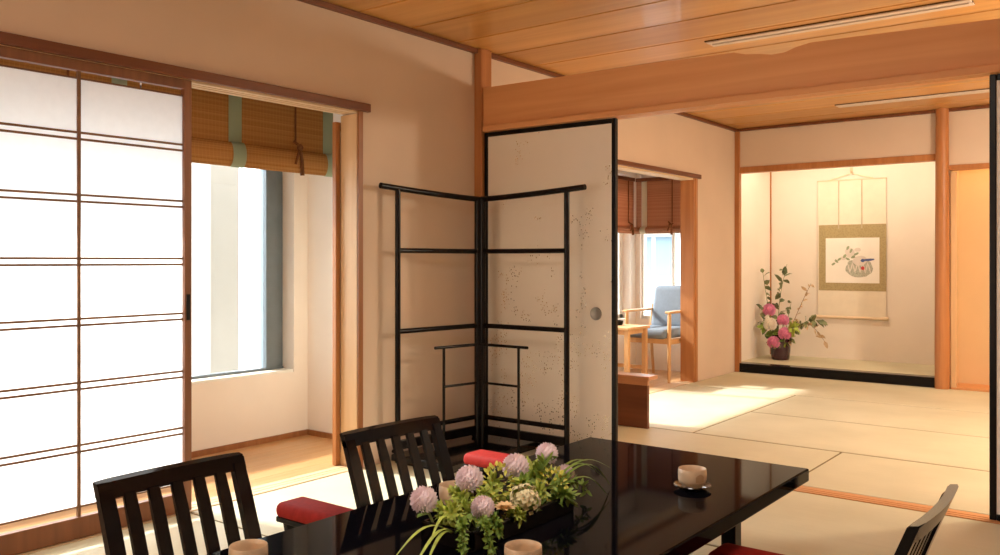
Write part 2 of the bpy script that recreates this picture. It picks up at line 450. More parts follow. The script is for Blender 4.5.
# ------------------------------------------------------------------ floor
m = MB()
m.use(M['seam']).box(XL, Y0, -.06, XR, YB + .3, -.003)
mats = [  # far room
    (-3.265, 4.965, -2.318, 6.845, 'Y'), (-2.312, 4.965, -.425, 5.90, 'X'), (-.419, 4.965, 1.74, 5.90, 'X'),
    (-2.312, 5.906, -.425, 6.845, 'X'), (-.419, 5.906, 1.74, 6.845, 'X'),
    (-3.265, 6.851, -.425, 7.95, 'X'), (-.419, 6.851, .52, 7.95, 'X'), (.526, 6.851, 1.74, 7.95, 'X'),
    (-3.265, 4.105, -1.425, 4.959, 'X'), (-1.419, 4.105, .45, 4.959, 'X'), (.456, 4.105, 1.74, 4.959, 'X'),
    # near room
    (-3.265, 2.10, -2.328, 3.995, 'Y'), (-3.265, .21, -2.328, 2.094, 'Y'), (-2.322, 2.10, -1.385, 3.995, 'Y'), (-2.322, .21, -1.385, 2.094, 'Y'),
    (-1.379, 3.045, .50, 3.995, 'X'), (-1.379, 2.10, .50, 3.039, 'X'), (-1.379, 1.155, .50, 2.094, 'X'), (-1.379, .21, .50, 1.149, 'X'),
    (.506, 2.10, 1.74, 3.995, 'Y'), (.506, .21, 1.74, 2.094, 'Y'), (-3.265, -1.29, -1.385, .204, 'X'), (-1.379, -1.29, 1.74, .204, 'X')]
for x0, y0, x1, y1, a in mats:
    m.use(M['tat' + a]).box(x0 + .003, y0 + (.008 if a == 'X' else .004), -.04, x1 - .003, y1 - (.008 if a == 'X' else .004), 0, .003, 1)
struct(m.build('floor', origin=(0, 0, 0)))
# sliding track of the panels: wooden sill with two grooves
s = MB()
for a, b in ((4.0, 4.02), (4.028, 4.05), (4.058, 4.10)): s.box(XL, a, -.04, XR, b, .001)
s.box(XL + .001, 4.002, -.039, XR - .001, 4.098, -.006)
struct(s.build('trim_1', M['beam'], origin=(0, 0, 0)))
# sill of the shoji opening
s = MB()
for a, b in ((-3.385, -3.345), (-3.338, -3.312), (-3.305, -3.27)): s.box(a, 1.13, -.04, b, 3.065, .002)
s.box(-3.384, 1.131, -.039, -3.271, 3.064, -.006)
struct(s.build('trim_2', M['hinoki_y'], origin=(0, 0, 0)))
struct(B('trim_3', M['hinoki_y'], (-3.385, 4.95, -.04, -3.27, 7.05, .002), origin=(0, 0, 0)))

# ------------------------------------------------------------------ engawa (wood floored sun corridor)
e = MB()
yy = 0.0
for k in range(7):
    x0 = -4.18 + k * .1136; e.box(x0, .3, -.04, x0 + .1128, 3.48, 0, .001, 1)
struct(e.build('floor_engawa', M['engawa'], origin=(0, 0, 0)))
e = MB()
for k in range(7):
    x0 = -4.18 + k * .1136; e.box(x0, 4.7, -.04, x0 + .1128, 7.62, 0, .001, 1)
struct(e.build('floor_sunroom', M['engawa'], origin=(0, 0, 0)))

# ------------------------------------------------------------------ left wall with two openings
w = MB()
w.box(XB, Y0, -.05, XL, 1.15, ZC); w.box(XB, 1.15, 1.83, XL, 3.065, ZC); w.box(XB, 3.065, -.05, XL, 4.95, ZC)
w.box(XB, 4.95, 1.79, XL, 7.05, ZC); w.box(XB, 7.05, -.05, XL, YB + .02, ZC)
struct(w.build('wall_left', M['plaster'], origin=(0, 0, 0)))
# near opening: lintel, head track, jamb casing
struct(B('trim_4', M['trim'], (XL, .2, 1.826, XL + .028, 3.128, 1.868), bev=.003, origin=(0, 0, 0)))
t = MB()
for a, b in ((-3.385, -3.352), (-3.337, -3.319), (-3.304, -3.275)): t.box(a, 1.13, 1.818, b, 3.065, 1.83)
t.box(-3.384, 1.131, 1.826, -3.276, 3.064, 1.8295)
struct(t.build('trim_5', M['hinoki_y'], origin=(0, 0, 0)))
struct(B('trim_6', M['hinoki_z'], (XB - .006, 3.055, 0, XL - .001, 3.068, 1.812), origin=(0, 0, 0)))
struct(B('trim_7', M['trim_z'], (XL, 3.057, 0, XL + .012, 3.088, 1.826), bev=.002, origin=(0, 0, 0)))
# far opening
struct(B('trim_8', M['trim'], (XL, 4.6, 1.785, XL + .022, 7.15, 1.822), bev=.003, origin=(0, 0, 0)))
struct(B('trim_9', M['post'], (XB - .006, 7.025, 0, XL + .004, 7.055, 1.785), origin=(0, 0, 0)))
struct(B('trim_10', M['post'], (XL, 7.055, 0, XL + .01, 7.10, 1.785), bev=.002, origin=(0, 0, 0)))
struct(B('trim_11', M['hinoki_y'], (XB, 4.95, 1.77, XL, 7.05, 1.79), origin=(0, 0, 0)))
# ceiling cornice
struct(B('trim_12', M['trim'], (XL, Y0, ZC - .028, XL + .03, YB, ZC - .001), bev=.003, origin=(0, 0, 0)))
struct(B('trim_13', M['trim'], (XL, YB - .03, ZC - .028, XR, YB, ZC - .001), bev=.003, origin=(0, 0, 0)))
# other walls
struct(B('wall_right', M['plaster'], (XR, Y0, -.05, XR + .1, YB + .4, ZC), origin=(0, 0, 0)))
struct(B('wall_near', M['plaster'], (XB, Y0 - .1, -.05, XR + .1, Y0, ZC), origin=(0, 0, 0)))

# ------------------------------------------------------------------ ceiling
c = MB()
y = -1.2 - .385 + .02
k = 0
c.use(M['vent_dark']).box(-4.3, Y0 - .1, ZC + .012, XR + .1, YB + 1.1, ZC + .06)
while y < YB:
    c.use(M['ceiling']).box(XL, max(y, Y0), ZC, XR, min(y + .370, YB), ZC + .02, .002, 1)
    y += .385
struct(c.build('ceiling', origin=(0, 4.94 - .385 * 20, 0)))
struct(B('ceiling_engawa', M['plaster_white'], (-4.35, .2, 2.10, XB, 3.6, 2.14), (-4.35, 4.6, 2.10, XB, 7.75, 2.14), origin=(0, 0, 0)))

# ------------------------------------------------------------------ engawa walls and windows
w = MB()   # outer wall of the near corridor: window y .6-3.38, z .40-1.98
XW = -4.16
w.box(XW - .2, .2, -.05, XW, .6, 2.1); w.box(XW - .2, 3.375, -.05, XW, 3.58, 2.1)
w.box(XW - .2, .6, -.05, XW, 3.375, .392); w.box(XW - .2, .6, 1.98, XW, 3.375, 2.1)
struct(w.build('wall_engawa', M['plaster_white'], origin=(0, 0, 0)))
struct(B('wall_engawa_end', M['plaster_white'], (XW - .2, 3.48, -.05, XB, 3.58, 2.1), (XW - .2, .2, -.05, XB, .3, 2.1), origin=(0, 0, 0)))
struct(B('baseboard_engawa', M['trim_z'], (XW, .3, 0, XW + .012, 3.48, .032), (XW, 3.468, 0, XB, 3.48, .032), origin=(0, 0, 0)))
def window(name, fmat, frames, panes, sill=None):
    r = struct(MB_frame(frames).build(name, M[fmat], origin=(0, 0, 0)))
    for p in panes:
        MB().box(*p).build('pane', M['glass'], r)
    if sill: MB().box(*sill, bev=.004).build('sill', M['white'], r)
    return r
def MB_frame(bs):
    m = MB()
    for b in bs: m.box(*b, bev=.003)
    return m
window('window_1', 'alu', [(-4.30, .6, .405, -4.25, 3.37, .422), (-4.30, .6, 1.93, -4.25, 3.37, 1.98), (-4.31, 3.238, .42, -4.245, 3.318, 1.95),
                        (-4.30, 1.9, .44, -4.25, 1.95, 1.95), (-4.30, .6, .44, -4.25, .65, 1.95), (-4.29, 3.318, .42, -4.265, 3.374, 1.95)],
       [(-4.278, .63, .42, -4.272, 1.91, 1.94), (-4.278, 1.94, .42, -4.272, 3.25, 1.94)], (-4.37, .6, .39, -4.165, 3.374, .408))
# far sunroom: window wall on the left and an end wall with a broad window
w = MB()
w.box(XW - .2, 4.6, -.05, XW, 4.75, 2.1); w.box(XW - .2, 4.75, -.05, XW, 7.5, .5); w.box(XW - .2, 4.75, 1.9, XW, 7.5, 2.1)
w.box(XW - .2, 7.5, -.05, XW, 7.75, 2.1)
struct(w.build('wall_sunroom', M['plaster_white'], origin=(0, 0, 0)))
w = MB()
w.box(XW, 7.62, -.05, XB + .1, 7.75, .49); w.box(XW, 7.62, 1.9, XB + .1, 7.75, 2.1); w.box(XW, 7.62, .49, XW + .05, 7.75, 1.9)
w.box(XW, 4.6, -.05, XB, 4.7, 2.1)
struct(w.build('wall_sunroom_end', M['plaster_white'], origin=(0, 0, 0)))
window('window_2', 'white', [(-4.28, 4.75, .5, -4.24, 7.5, .54), (-4.28, 4.75, 1.86, -4.24, 7.5, 1.9), (-4.28, 6.2, .5, -4.24, 6.24, 1.9), (-4.28, 7.44, .5, -4.24, 7.5, 1.9)],
       [(-4.262, 4.76, .53, -4.258, 6.21, 1.88), (-4.262, 6.23, .53, -4.258, 7.46, 1.88)])
window('window_3', 'white', [(-4.13, 7.66, .49, -3.29, 7.70, .52), (-4.13, 7.66, 1.87, -3.29, 7.70, 1.9), (-3.79, 7.66, .5, -3.765, 7.70, 1.9), (-4.13, 7.66, .5, -4.10, 7.70, 1.9)],
       [(-4.11, 7.678, .51, -3.78, 7.682, 1.88), (-3.775, 7.678, .51, -3.29, 7.682, 1.88)])

# ------------------------------------------------------------------ shoji screens
def shoji(root, x, y0, y1, cols, z0=.045, z1=1.825, top_gap=True):
    st = .033
    d = .015
    MB().box(x - d, y0, z0 - .04, x + d, y0 + st, z1, bev=.002).build('stile', M['shoji_wood'], root)
    MB().box(x - d, y1 - st, z0 - .04, x + d, y1, z1, bev=.002).build('stile', M['shoji_wood'], root)
    MB().box(x - d, y0 + st, 1.785, x + d, y1 - st, z1, bev=.002).build('top_rail', M['shoji_wood'], root)
    MB().box(x - d, y0 + st, z0 - .04, x + d, y1 - st, .085, bev=.002).build('bottom_rail', M['shoji_wood'], root)
    pz0, pz1 = .122, 1.757
    MB().face([(x - .003, y0 + st, pz0), (x - .003, y1 - st, pz0), (x - .003, y1 - st, pz1), (x - .003, y0 + st, pz1)]).build('paper', M['paper'], root)
    k = MB()
    for zz in (1.538, 1.300, 1.058, .827, .583, .344):
        for dz in (-.0125, .0125): k.box(x - .006, y0 + st, zz + dz - .0042, x + .004, y1 - st, zz + dz + .0042)
    for zz in (pz0, pz1): k.box(x - .006, y0 + st, zz - .003, x + .004, y1 - st, zz + .003)
    for j in range(1, cols):
        yy = y0 + st + (y1 - y0 - 2 * st) * j / cols
        k.box(x - .007, yy - .006, .085, x + .006, yy + .006, 1.785)
    k.build('lattice', M['kumiko'], root)
r = thing('shoji_screen', 'broad white paper shoji screen with thin brown paired crossbars, filling the opening at left', 'sliding screen', (-3.288, 1.62, 0), 'shoji screens')
shoji(r, -3.288, 1.163, 2.112, 2)
MB().box(-3.274, 2.086, .81, -3.270, 2.104, .92, bev=.006).build('finger_pull', M['black'], r)
r = thing('shoji_screen', 'narrow visible edge of a parked shoji screen behind the pale jamb, right of the blind', 'sliding screen', (-3.41, 3.22, 0), 'shoji screens')
x = -3.412
MB().box(x - .014, 3.028, .002, x + .014, 3.058, 1.78, bev=.002).build('stile', M['post'], r)
MB().box(x - .014, 3.44, .002, x + .014, 3.472, 1.78, bev=.002).build('stile', M['hinoki_z'], r)
MB().box(x - .014, 3.058, 1.735, x + .014, 3.44, 1.78, bev=.002).build('top_rail', M['shoji_wood'], r)
MB().box(x - .014, 3.058, .002, x + .014, 3.44, .07, bev=.002).build('bottom_rail', M['hinoki_z'], r)
MB().face([(x, 3.058, .07), (x, 3.44, .07), (x, 3.44, 1.735), (x, 3.058, 1.735)]).build('paper', M['paper_shaded'], r)
k = MB()
for i in range(1, 8): k.box(x - .007, 3.058, .07 + 1.665 * i / 8 - .006, x + .008, 3.44, .07 + 1.665 * i / 8 + .006)
for yy in (3.18, 3.31): k.box(x - .007, yy - .004, .07, x + .008, yy + .004, 1.735)
k.build('lattice', M['white'], r)  # white paints these bars as brightly lit against the shaded panes

# ------------------------------------------------------------------ bamboo blinds
def blind(label, axis, fixed, a0, a1, ztop, zroll, zbot, mat, strips, knots, cloth, room):
    """axis 'Y': hangs in a plane x=fixed and spans y a0..a1; room = +1/-1 side it is seen from"""
    mid = (a0 + a1) / 2
    loc = (fixed, mid, zbot) if axis == 'Y' else (mid, fixed, zbot)
    r = thing('bamboo_blind', label, 'blind', loc, 'rolled bamboo blinds')
    def P(a, n, z): return (fixed + n * room, a, z) if axis == 'Y' else (a, fixed + n * room, z)
    m = MB()
    m.prism([P(a0, 0, ztop), P(a1, 0, ztop), P(a1, 0, zroll - .02), P(a0, 0, zroll - .02)], Vector(P(0, .003, 0)) - Vector(P(0, 0, 0)))
    m.build('blind_sheet', mat, r)
    H = zroll - zbot
    # the rolled part: flattened spiral bundle
    m = MB(); n = 20; ring = []
    for q in range(2):
        a = (a0, a1)[q]
        ring.append([m.bm.verts.new(P(a, .012 + .034 * math.cos(t) * (1 + .12 * math.sin(2 * t)), zbot + H / 2 + H / 2 * math.sin(t))) for t in [2 * PI * i / n for i in range(n)]])
    for i in range(n): m.bm.faces.new((ring[0][i], ring[0][(i + 1) % n], ring[1][(i + 1) % n], ring[1][i]))
    m.bm.faces.new(ring[0]); m.bm.faces.new(ring[1][::-1])
    m.build('blind_roll', mat, r)
    MB().box(*[min(u, v) for u, v in zip(P(a0, -.015, ztop - .005), P(a1, .02, ztop + .03))], *[max(u, v) for u, v in zip(P(a0, -.015, ztop - .005), P(a1, .02, ztop + .03))], bev=.003).build('head_rail', M['trim'], r)
    for s0, s1 in strips:
        m = MB()
        prof = [(.0055, ztop), (.0055, zroll)] + [(.013 + .037 * math.cos(t), zbot + H / 2 + (H / 2 + .003) * math.sin(t)) for t in [PI / 2 - PI * i / 8 for i in range(9)]]
        prof2 = [(u + .002, v) for u, v in prof]
        va = [[m.bm.verts.new(P(s, u, v)) for u, v in prof2] for s in (s0, s1)]
        for i in range(len(prof2) - 1): m.bm.faces.new((va[0][i], va[0][i + 1], va[1][i + 1], va[1][i]))
        m.build('cloth_border', cloth, r)
    for kx in knots:
        m = MB()
        m.tube([P(kx, .012, ztop), P(kx, .012, zroll + .04)], .005, 6)
        m.tube([P(kx - .03, .03, zroll + .045), P(kx, .05, zroll + .02), P(kx + .012, .054, zbot + H * .55), P(kx + .01, .05, zbot + H * .2)], .008, 6)
        m.tube([P(kx + .02, .03, zroll + .03), P(kx, .05, zroll + .01), P(kx - .022, .054, zbot + H * .6), P(kx - .03, .05, zbot + H * .35)], .007, 6)
        m.ball(P(kx, .05, zroll + .012), .018, 8, 6)
        m.tube([P(kx + .012, .054, zbot + H * .55), P(kx + .014, .053, zbot - .015)], [.009, .012], 8)
        m.build('cord_knot', M['cord'], r)
    return r
blind('amber bamboo blind with green cloth strips rolled up above the near window beside the shoji', 'Y', -3.82, 2.20, 3.38, 2.06, 1.672, 1.546, M['bamboo'], [(2.672, 2.752), (3.30, 3.375)], [3.10], M['green_cloth'], 1)
blind('amber bamboo blind glimpsed through the slit along the top of the broad shoji', 'Y', -3.82, .95, 2.19, 2.06, 1.672, 1.546, M['bamboo'], [(1.42, 1.50), (2.05, 2.125)], [1.85], M['green_cloth'], 1)
blind('red brown bamboo blind over the wide end window behind the blue grey armchair', 'X', 7.56, -4.12, -3.28, 1.84, 1.39, 1.325, M['bamboo_red'], [(-4.06, -4.0)], [-3.73], M['cream_cloth'], -1)
blind('red brown bamboo blind on the side window left of the pale corner column', 'Y', -4.12, 4.78, 7.5, 1.84, 1.39, 1.325, M['bamboo_red'], [(4.83, 4.9)], [7.38], M['cream_cloth'], 1)

# ------------------------------------------------------------------ post, beam, sliding panels
p = struct(B('pillar_corner', M['post'], (XL + .0, 4.0, 0, XL + .055, 4.10, ZC - .001), bev=.004, origin=(0, 0, 0)))
# hanging board with a natural dip in its top edge
xs = [(XL + .055, 2.09), (-2.67, 2.085), (-2.1, 2.082), (-1.80, 2.074), (-1.66, 2.072), (-1.60, 2.054), (-1.53, 2.046), (-1.47, 2.034), (-1.41, 2.036), (-1.36, 2.052), (-1.29, 2.064), (-1.1, 2.06), (-.54, 2.045), (XR, 2.04)]
m = MB().prism([(xs[0][0], 4.02, 1.855)] + [(a, 4.02, b) for a, b in xs] + [(XR, 4.02, 1.855)], (0, .06, 0))
struct(m.build('beam', M['beam'], origin=(0, 0, 0)))
m = MB()
for a, b in ((3.995, 4.02), (4.03, 4.05), (4.06, 4.105)): m.box(XL + .068, a, 1.825, XR, b, 1.856, bev=.002)
m.box(XL + .069, 3.997, 1.835, XR - .001, 4.103, 1.8545)
struct(m.build('trim_14', M['beam'], origin=(0, 0, 0)))

def fusuma(label, x0, x1, y, paper, pullx):
    r = thing('fusuma_panel', label, 'sliding panel', ((x0 + x1) / 2, y, 0), 'sliding panels between the rooms')
    z0, z1, f = .002, 1.822, .026
    MB().box(x0 + f, y - .009, z0 + f, x1 - f, y + .009, z1 - f).build('paper_panel', paper, r)
    MB().box(x0, y - .014, z0, x0 + f, y + .014, z1, bev=.004).build('frame_stile', M['black'], r)
    MB().box(x1 - f, y - .014, z0, x1, y + .014, z1, bev=.004).build('frame_stile', M['black'], r)
    MB().box(x0 + f, y - .014, z1 - f, x1 - f, y + .014, z1, bev=.004).build('frame_rail', M['black'], r)
    MB().box(x0 + f, y - .014, z0, x1 - f, y + .014, z0 + f, bev=.004).build('frame_rail', M['black'], r)
    q = MB(); n = 24
    R = Matrix.Rotation(PI / 2, 3, 'X')
    q.lathe((0, 0, 0), [(0, .004), (.022, .004), (.026, .007), (.033, .007), (.036, .003), (.036, 0)], n)
    for v in q.bm.verts: v.co = R @ v.co + Vector((pullx, y - .009, .775))
    q.build('finger_pull', M['pull'], r)
    return r
fusuma('cream sliding panel flecked with gold leaf and framed in black, behind the corner kimono racks', -3.212, -2.318, 4.038, M['fusuma'], -2.442)
fusuma('white sliding panel with a black edge, cut off by the right edge of the photo', -.570, .305, 4.038, M['fusuma2'], .2)

# ------------------------------------------------------------------ far room: tokonoma
post = MB()
n = 20
post.lathe((-1.468, 7.94, 0), [(0, 0), (.056, 0), (.058, .3), (.055, 1.0), (.052, 1.7), (.050, ZC - .001), (0, ZC - .001)], 28)
struct(post.build('pillar_tokonoma', M['post']))
w = MB()
w.box(XL, YB, 1.955, -1.475, YB + .06, ZC); w.box(-1.475, YB, 1.852, XR, YB + .06, ZC)
struct(w.build('wall_far', M['plaster'], origin=(0, 0, 0)))
struct(B('trim_15', M['post'], (XL, YB - .012, 1.90, -1.515, YB + .07, 1.957), bev=.003, origin=(0, 0, 0)))
struct(B('trim_16', M['post'], (-1.42, YB - .012, 1.812, XR, YB + .07, 1.855), bev=.003, origin=(0, 0, 0)))
struct(B('trim_17', M['post'], (XL, YB - .03, 0, XL + .045, YB + .03, ZC - .028), bev=.004, origin=(0, 0, 0)))
w = MB()
w.box(XL - .1, YB + .02, 0, XL, YT, ZC); w.box(XL - .1, YT, 0, -1.425, YT + .1, ZC); w.box(-1.495, YB + .06, 0, -1.425, YT, ZC)
w.box(XL, YB + .06, 2.25, -1.495, YT, 2.299)
struct(w.build('wall_tokonoma', M['plaster_white'], origin=(0, 0, 0)))
struct(B('trim_18', M['post'], (XL, YT - .012, .087, XL + .012, YT, 2.25), origin=(0, 0, 0)))
struct(B('trim_19', M['lacq'], (XL, YB - .02, 0, -1.495, YB + .10, .084), bev=.006, origin=(0, 0, 0)))
struct(B('floor_tokonoma', M['tatX'], (XL, YB + .10, 0, -1.495, YT, .086), origin=(0, 0, 0)))
w = MB()
w.box(-1.425, YB + .34, 0, XR, YB + .42, ZC); w.box(-1.425, YB + .06, 0, -1.41, YB + .34, ZC)
struct(w.build('wall_alcove', M['plaster_gold'], origin=(0, 0, 0)))
struct(B('trim_20', M['hinoki_z'], (-1.411, YB + .0, 0, -1.37, YB + .05, 1.80), bev=.002, origin=(0, 0, 0)))
struct(B('floor_alcove', M['beam'], (-1.41, YB - .005, -.02, XR, YB + .34, .012), origin=(0, 0, 0)))

# hanging scroll
r = thing('hanging_scroll', 'pale hanging scroll with olive gold mount and a small painting of a flower basket', 'hanging scroll', (-2.41, YT - .012, .49))
ys = YT - .012
MB().box(-2.735, ys - .003, .50, -2.088, ys, 1.86).build('scroll_backing', M['scroll'], r)
MB().box(-2.722, ys - .0055, .767, -2.086, ys - .003, 1.42).build('brocade_mount', M['brocade'], r)
a = MB().box(-2.655, ys - .008, .843, -2.147, ys - .0055, 1.288).build('painting', M['art'], r)
LAY = [0]
def blot(m, cx, cz, rx, rz, n=14, jag=.12, ang=0):
    LAY[0] += 1
    yl = ys - .008 - LAY[0] * .00012
    pts = []
    for i in range(n):
        t = 2 * PI * i / n; k = 1 + random.uniform(-jag, jag)
        u, v = rx * k * math.cos(t), rz * k * math.sin(t)
        pts.append((cx + u * math.cos(ang) - v * math.sin(ang), yl, cz + u * math.sin(ang) + v * math.cos(ang)))
    m.prism(pts, (0, .0001, 0))
m = MB()
m.use(M['ink_grey']); blot(m, -2.335, .985, .13, .085, 24, .03); blot(m, -2.335, 1.04, .115, .035, 20, .05)
m.use(M['ink_pale'])
for i in range(9): blot(m, -2.43 + i * .024, .985 + .02 * (i % 2), .006, .05, 8, .1, .25 * (-1) ** i)
m.use(M['ink_pale']); blot(m, -2.33, 1.06, .07, .05); blot(m, -2.42, 1.14, .05, .05); blot(m, -2.48, 1.09, .03, .02); blot(m, -2.35, 1.17, .03, .02)
m.use(M['ink_green'])
for cx, cz in ((-2.44, 1.08), (-2.47, 1.11), (-2.52, 1.08), (-2.55, 1.06), (-2.41, 1.16), (-2.36, 1.13), (-2.39, 1.10), (-2.58, 1.03), (-2.44, 1.19)): blot(m, cx, cz, .022, .012, 8, .2, random.uniform(0, 3))
m.use(M['ink_blue']); blot(m, -2.245, 1.072, .06, .012, 10, .1, .08); blot(m, -2.3, 1.065, .02, .016)
m.use(M['ink_red']); blot(m, -2.30, .99, .016, .018)
m.build('brushwork', None, a)
for xx in (-2.53, -2.31):
    MB().box(xx - .005, ys - .006, 1.38, xx + .005, ys - .003, 1.855).build('hanging_strip', M['strip'], r)
MB().tube([(-2.72, ys - .004, .50), (-2.10, ys - .004, .50)], .014, 12).build('scroll_roller', M['rod'], r)
for xx in (-2.72, -2.095): MB().tube([(xx - .03, ys - .004, .50), (xx + .03, ys - .004, .50)], .017, 12).build('roller_end', M['rod'], r)
MB().box(-2.74, ys - .007, 1.855, -2.083, ys, 1.867).build('top_batten', M['rod'], r)
MB().tube([(-2.62, ys - .005, 1.866), (-2.411, ys - .006, 1.925), (-2.2, ys - .005, 1.866)], .003, 6).build('hanging_cord', M['cream'], r)
h = MB(); h.box(-2.425, YT - .008, 1.93, -2.397, YT, 1.985, bev=.003); h.tube([(-2.411, YT - .008, 1.945), (-2.411, YT - .03, 1.935), (-2.411, YT - .03, 1.955)], .004, 6)
tag(h.build('wall_hook', M['rod']), 'small pale hook high on the tokonoma wall above the scroll', 'hook')

# ------------------------------------------------------------------ flowers
def fib(n):
    g = PI * (3 - 5 ** .5)
    for i in range(n):
        z = 1 - 2 * (i + .5) / n; rr = math.sqrt(1 - z * z); yield Vector((math.cos(g * i) * rr, math.sin(g * i) * rr, z))
def pompon_head(m, c, r, n=130, W=.34):
    c = Vector(c)
    m.ball(c, r * .72, 14, 10)
    for d in fib(n):
        if d.z < -.86: continue
        j = Vector((random.uniform(-.25, .25), random.uniform(-.25, .25), random.uniform(-.25, .25)))
        dd = (d + j * .5 + Vector((0, 0, .15))).normalized()
        m.leaf(c + d * r * .64, dd, r * .46, r * W, nrm=d.cross(Vector((0.2, .1, 1))) + d * .2)
def curve_pts(a, b, bend, n=7):
    a, b, bend = Vector(a), Vector(b), Vector(bend)
    return [a.lerp(b, i / (n - 1)) + bend * math.sin(PI * i / (n - 1)) for i in range(n)]
def flower(name, label, cat, base, head, r, mat, group, kind='pompon'):
    t = thing(name, label, cat, base, group)
    base, head = Vector(base), Vector(head)
    side = Vector((head.x - base.x, head.y - base.y, 0))
    MB().tube(curve_pts(base, head - Vector((0, 0, r * .6)), Vector((0, 0, .02)) + side * .12), [.0035] * 7, 6).build('stem', M['stem'], t)
    m = MB()
    if kind == 'pompon': pompon_head(m, head, r)
    elif kind == 'cluster':
        m.ball(head, r * .5, 12, 8)
        for d in fib(80):
            if d.z < -.7: continue
            p = head + d * r * random.uniform(.7, 1.05)
            s = d.cross(Vector((.3, .2, 1))).normalized()
            for q in range(4):
                rot = Matrix.Rotation(q * PI / 2 + random.uniform(-.2, .2), 3, d)
                m.leaf(p, rot @ s * .9 + d * .35, r * .22, r * .2, nrm=d)
    elif kind == 'star':
        for q in range(16):
            rot = Matrix.Rotation(2 * PI * q / 8 + (q // 8) * .35, 3, 'Z')
            m.leaf(head, rot @ Vector((1, 0, .35 + .7 * (q // 8))), r * (1.0 - .2 * (q // 8)), r * .45, nrm=Vector((0, 0, 1)))
        m.ball(head + Vector((0, 0, .15 * r)), r * .25, 8, 6)
    elif kind == 'spike':
        for d in fib(60):
            p = head + Vector((d.x * r * .8, d.y * r * .8, d.z * r))
            m.leaf(p, d + Vector((0, 0, .3)), r * .38, r * .26)
    m.build('bloom', mat, t)
    if kind in ('pompon', 'cluster'):
        for q in range(5):
            ang = random.uniform(0, 2 * PI)
            l = MB().leaf(base.lerp(head, .55 + .06 * q) , (math.cos(ang), math.sin(ang), random.uniform(-.2, .5)), .05 * max(1, r / .04), .022 * max(1, r / .04))
            l.build('leaf', M['leaf'], t)
    return t

# ------------------------------------------------------------------ low table
TX0, TX1, TY0, TY1, TZ = -1.842, -.965, .78, 2.992, .35
r = thing('low_table', 'long low black lacquer table set with cups and flowers', 'low table', ((TX0 + TX1) / 2, (TY0 + TY1) / 2, 0))
MB().box(TX0, TY0, TZ - .044, TX1, TY1, TZ, bev=.005).build('tabletop', M['lacq_table'], r)
a = MB()
a.box(TX0 + .12, TY0 + .28, TZ - .08, TX1 - .13, TY0 + .30, TZ - .044); a.box(TX0 + .12, TY1 - .30, TZ - .08, TX1 - .13, TY1 - .28, TZ - .044)
a.box(TX0 + .12, TY0 + .30, TZ - .08, TX0 + .14, TY1 - .30, TZ - .044); a.box(TX1 - .15, TY0 + .30, TZ - .08, TX1 - .13, TY1 - .30, TZ - .044)
a.build('apron', M['lacq_br'], r)
for xx, yy in ((TX0 + .13, 2.63), (TX1 - .125, 2.62), (TX0 + .13, 1.12), (TX1 - .125, 1.12)):
    MB().box(xx - .024, yy - .026, 0, xx + .024, yy + .026, TZ - .044, bev=.004).build('leg', M['lacq_br'], r)

# ------------------------------------------------------------------ floor chairs (local: faces +X, origin under the seat's middle)
def floor_chair(label, loc, rotz, group):
    t = thing('floor_chair', label, 'chair', (0, 0, 0), group)
    W = .205
    def back(z):            # x of the back's centre line at height z
        u = z / .53
        return -.14 - .155 * u - .03 * u * u
    def slat(y0, y1, th, zb, zt):
        m = MB(); n = 8; ring = []
        for i in range(n + 1):
            z = zb + (zt - zb) * i / n; x = back(z)
            ring.append([m.bm.verts.new((x - th / 2, y0, z)), m.bm.verts.new((x + th / 2, y0, z)), m.bm.verts.new((x + th / 2, y1, z)), m.bm.verts.new((x - th / 2, y1, z))])
        for p, q in zip(ring, ring[1:]):
            for k in range(4): m.bm.faces.new((p[k], p[(k + 1) % 4], q[(k + 1) % 4], q[k]))
        m.bm.faces.new(ring[0][::-1]); m.bm.faces.new(ring[-1])
        bmesh.ops.bevel(m.bm, geom=[e for e in m.bm.edges if abs((e.verts[0].co - e.verts[1].co).z) > .01], offset=.003, segments=2, affect='EDGES')
        return m
    for s in (-1, 1):
        y = s * (W - .019)
        slat(y - .019, y + .019, .023, .012, .512).build('back_post', M['lacq'], t)
    for k in range(5):
        y = (k - 2) * .0635
        slat(y - .0165, y + .0165, .012, .04, .498).build('slat', M['lacq_br'], t)
    # top rail, slightly bowed
    m = MB(); n = 12; ring = []
    for i in range(n + 1):
        u = -1 + 2 * i / n; y = u * W; bow = -.012 * (1 - u * u)
        xa, xb = back(.492), back(.532)
        ring.append([m.bm.verts.new((xa - .011 + bow, y, .492)), m.bm.verts.new((xa + .011 + bow, y, .492)), m.bm.verts.new((xb + .012 + bow, y, .53)), m.bm.verts.new((xb - .012 + bow, y, .534))])
    for p, q in zip(ring, ring[1:]):
        for k in range(4): m.bm.faces.new((p[k], p[(k + 1) % 4], q[(k + 1) % 4], q[k]))
    m.bm.faces.new(ring[0][::-1]); m.bm.faces.new(ring[-1])
    bmesh.ops.bevel(m.bm, geom=[e for e in m.bm.edges if abs((e.verts[0].co - e.verts[1].co).y) > .01 or e.is_boundary], offset=.004, segments=2, affect='EDGES')
    m.build('top_rail', M['lacq'], t)
    s = MB()
    s.box(-.15, -W, .008, .22, W, .034, bev=.008)
    s.build('seat', M['lacq_br'], t)
    for q in (-1, 1): MB().box(-.14, q * (W - .03) - .014, 0, .20, q * (W - .03) + .014, .010).build('runner', M['lacq'], t)
    t.location = loc; t.rotation_euler.z = rotz
    return t
G = 'slatted black floor chairs around the low table'
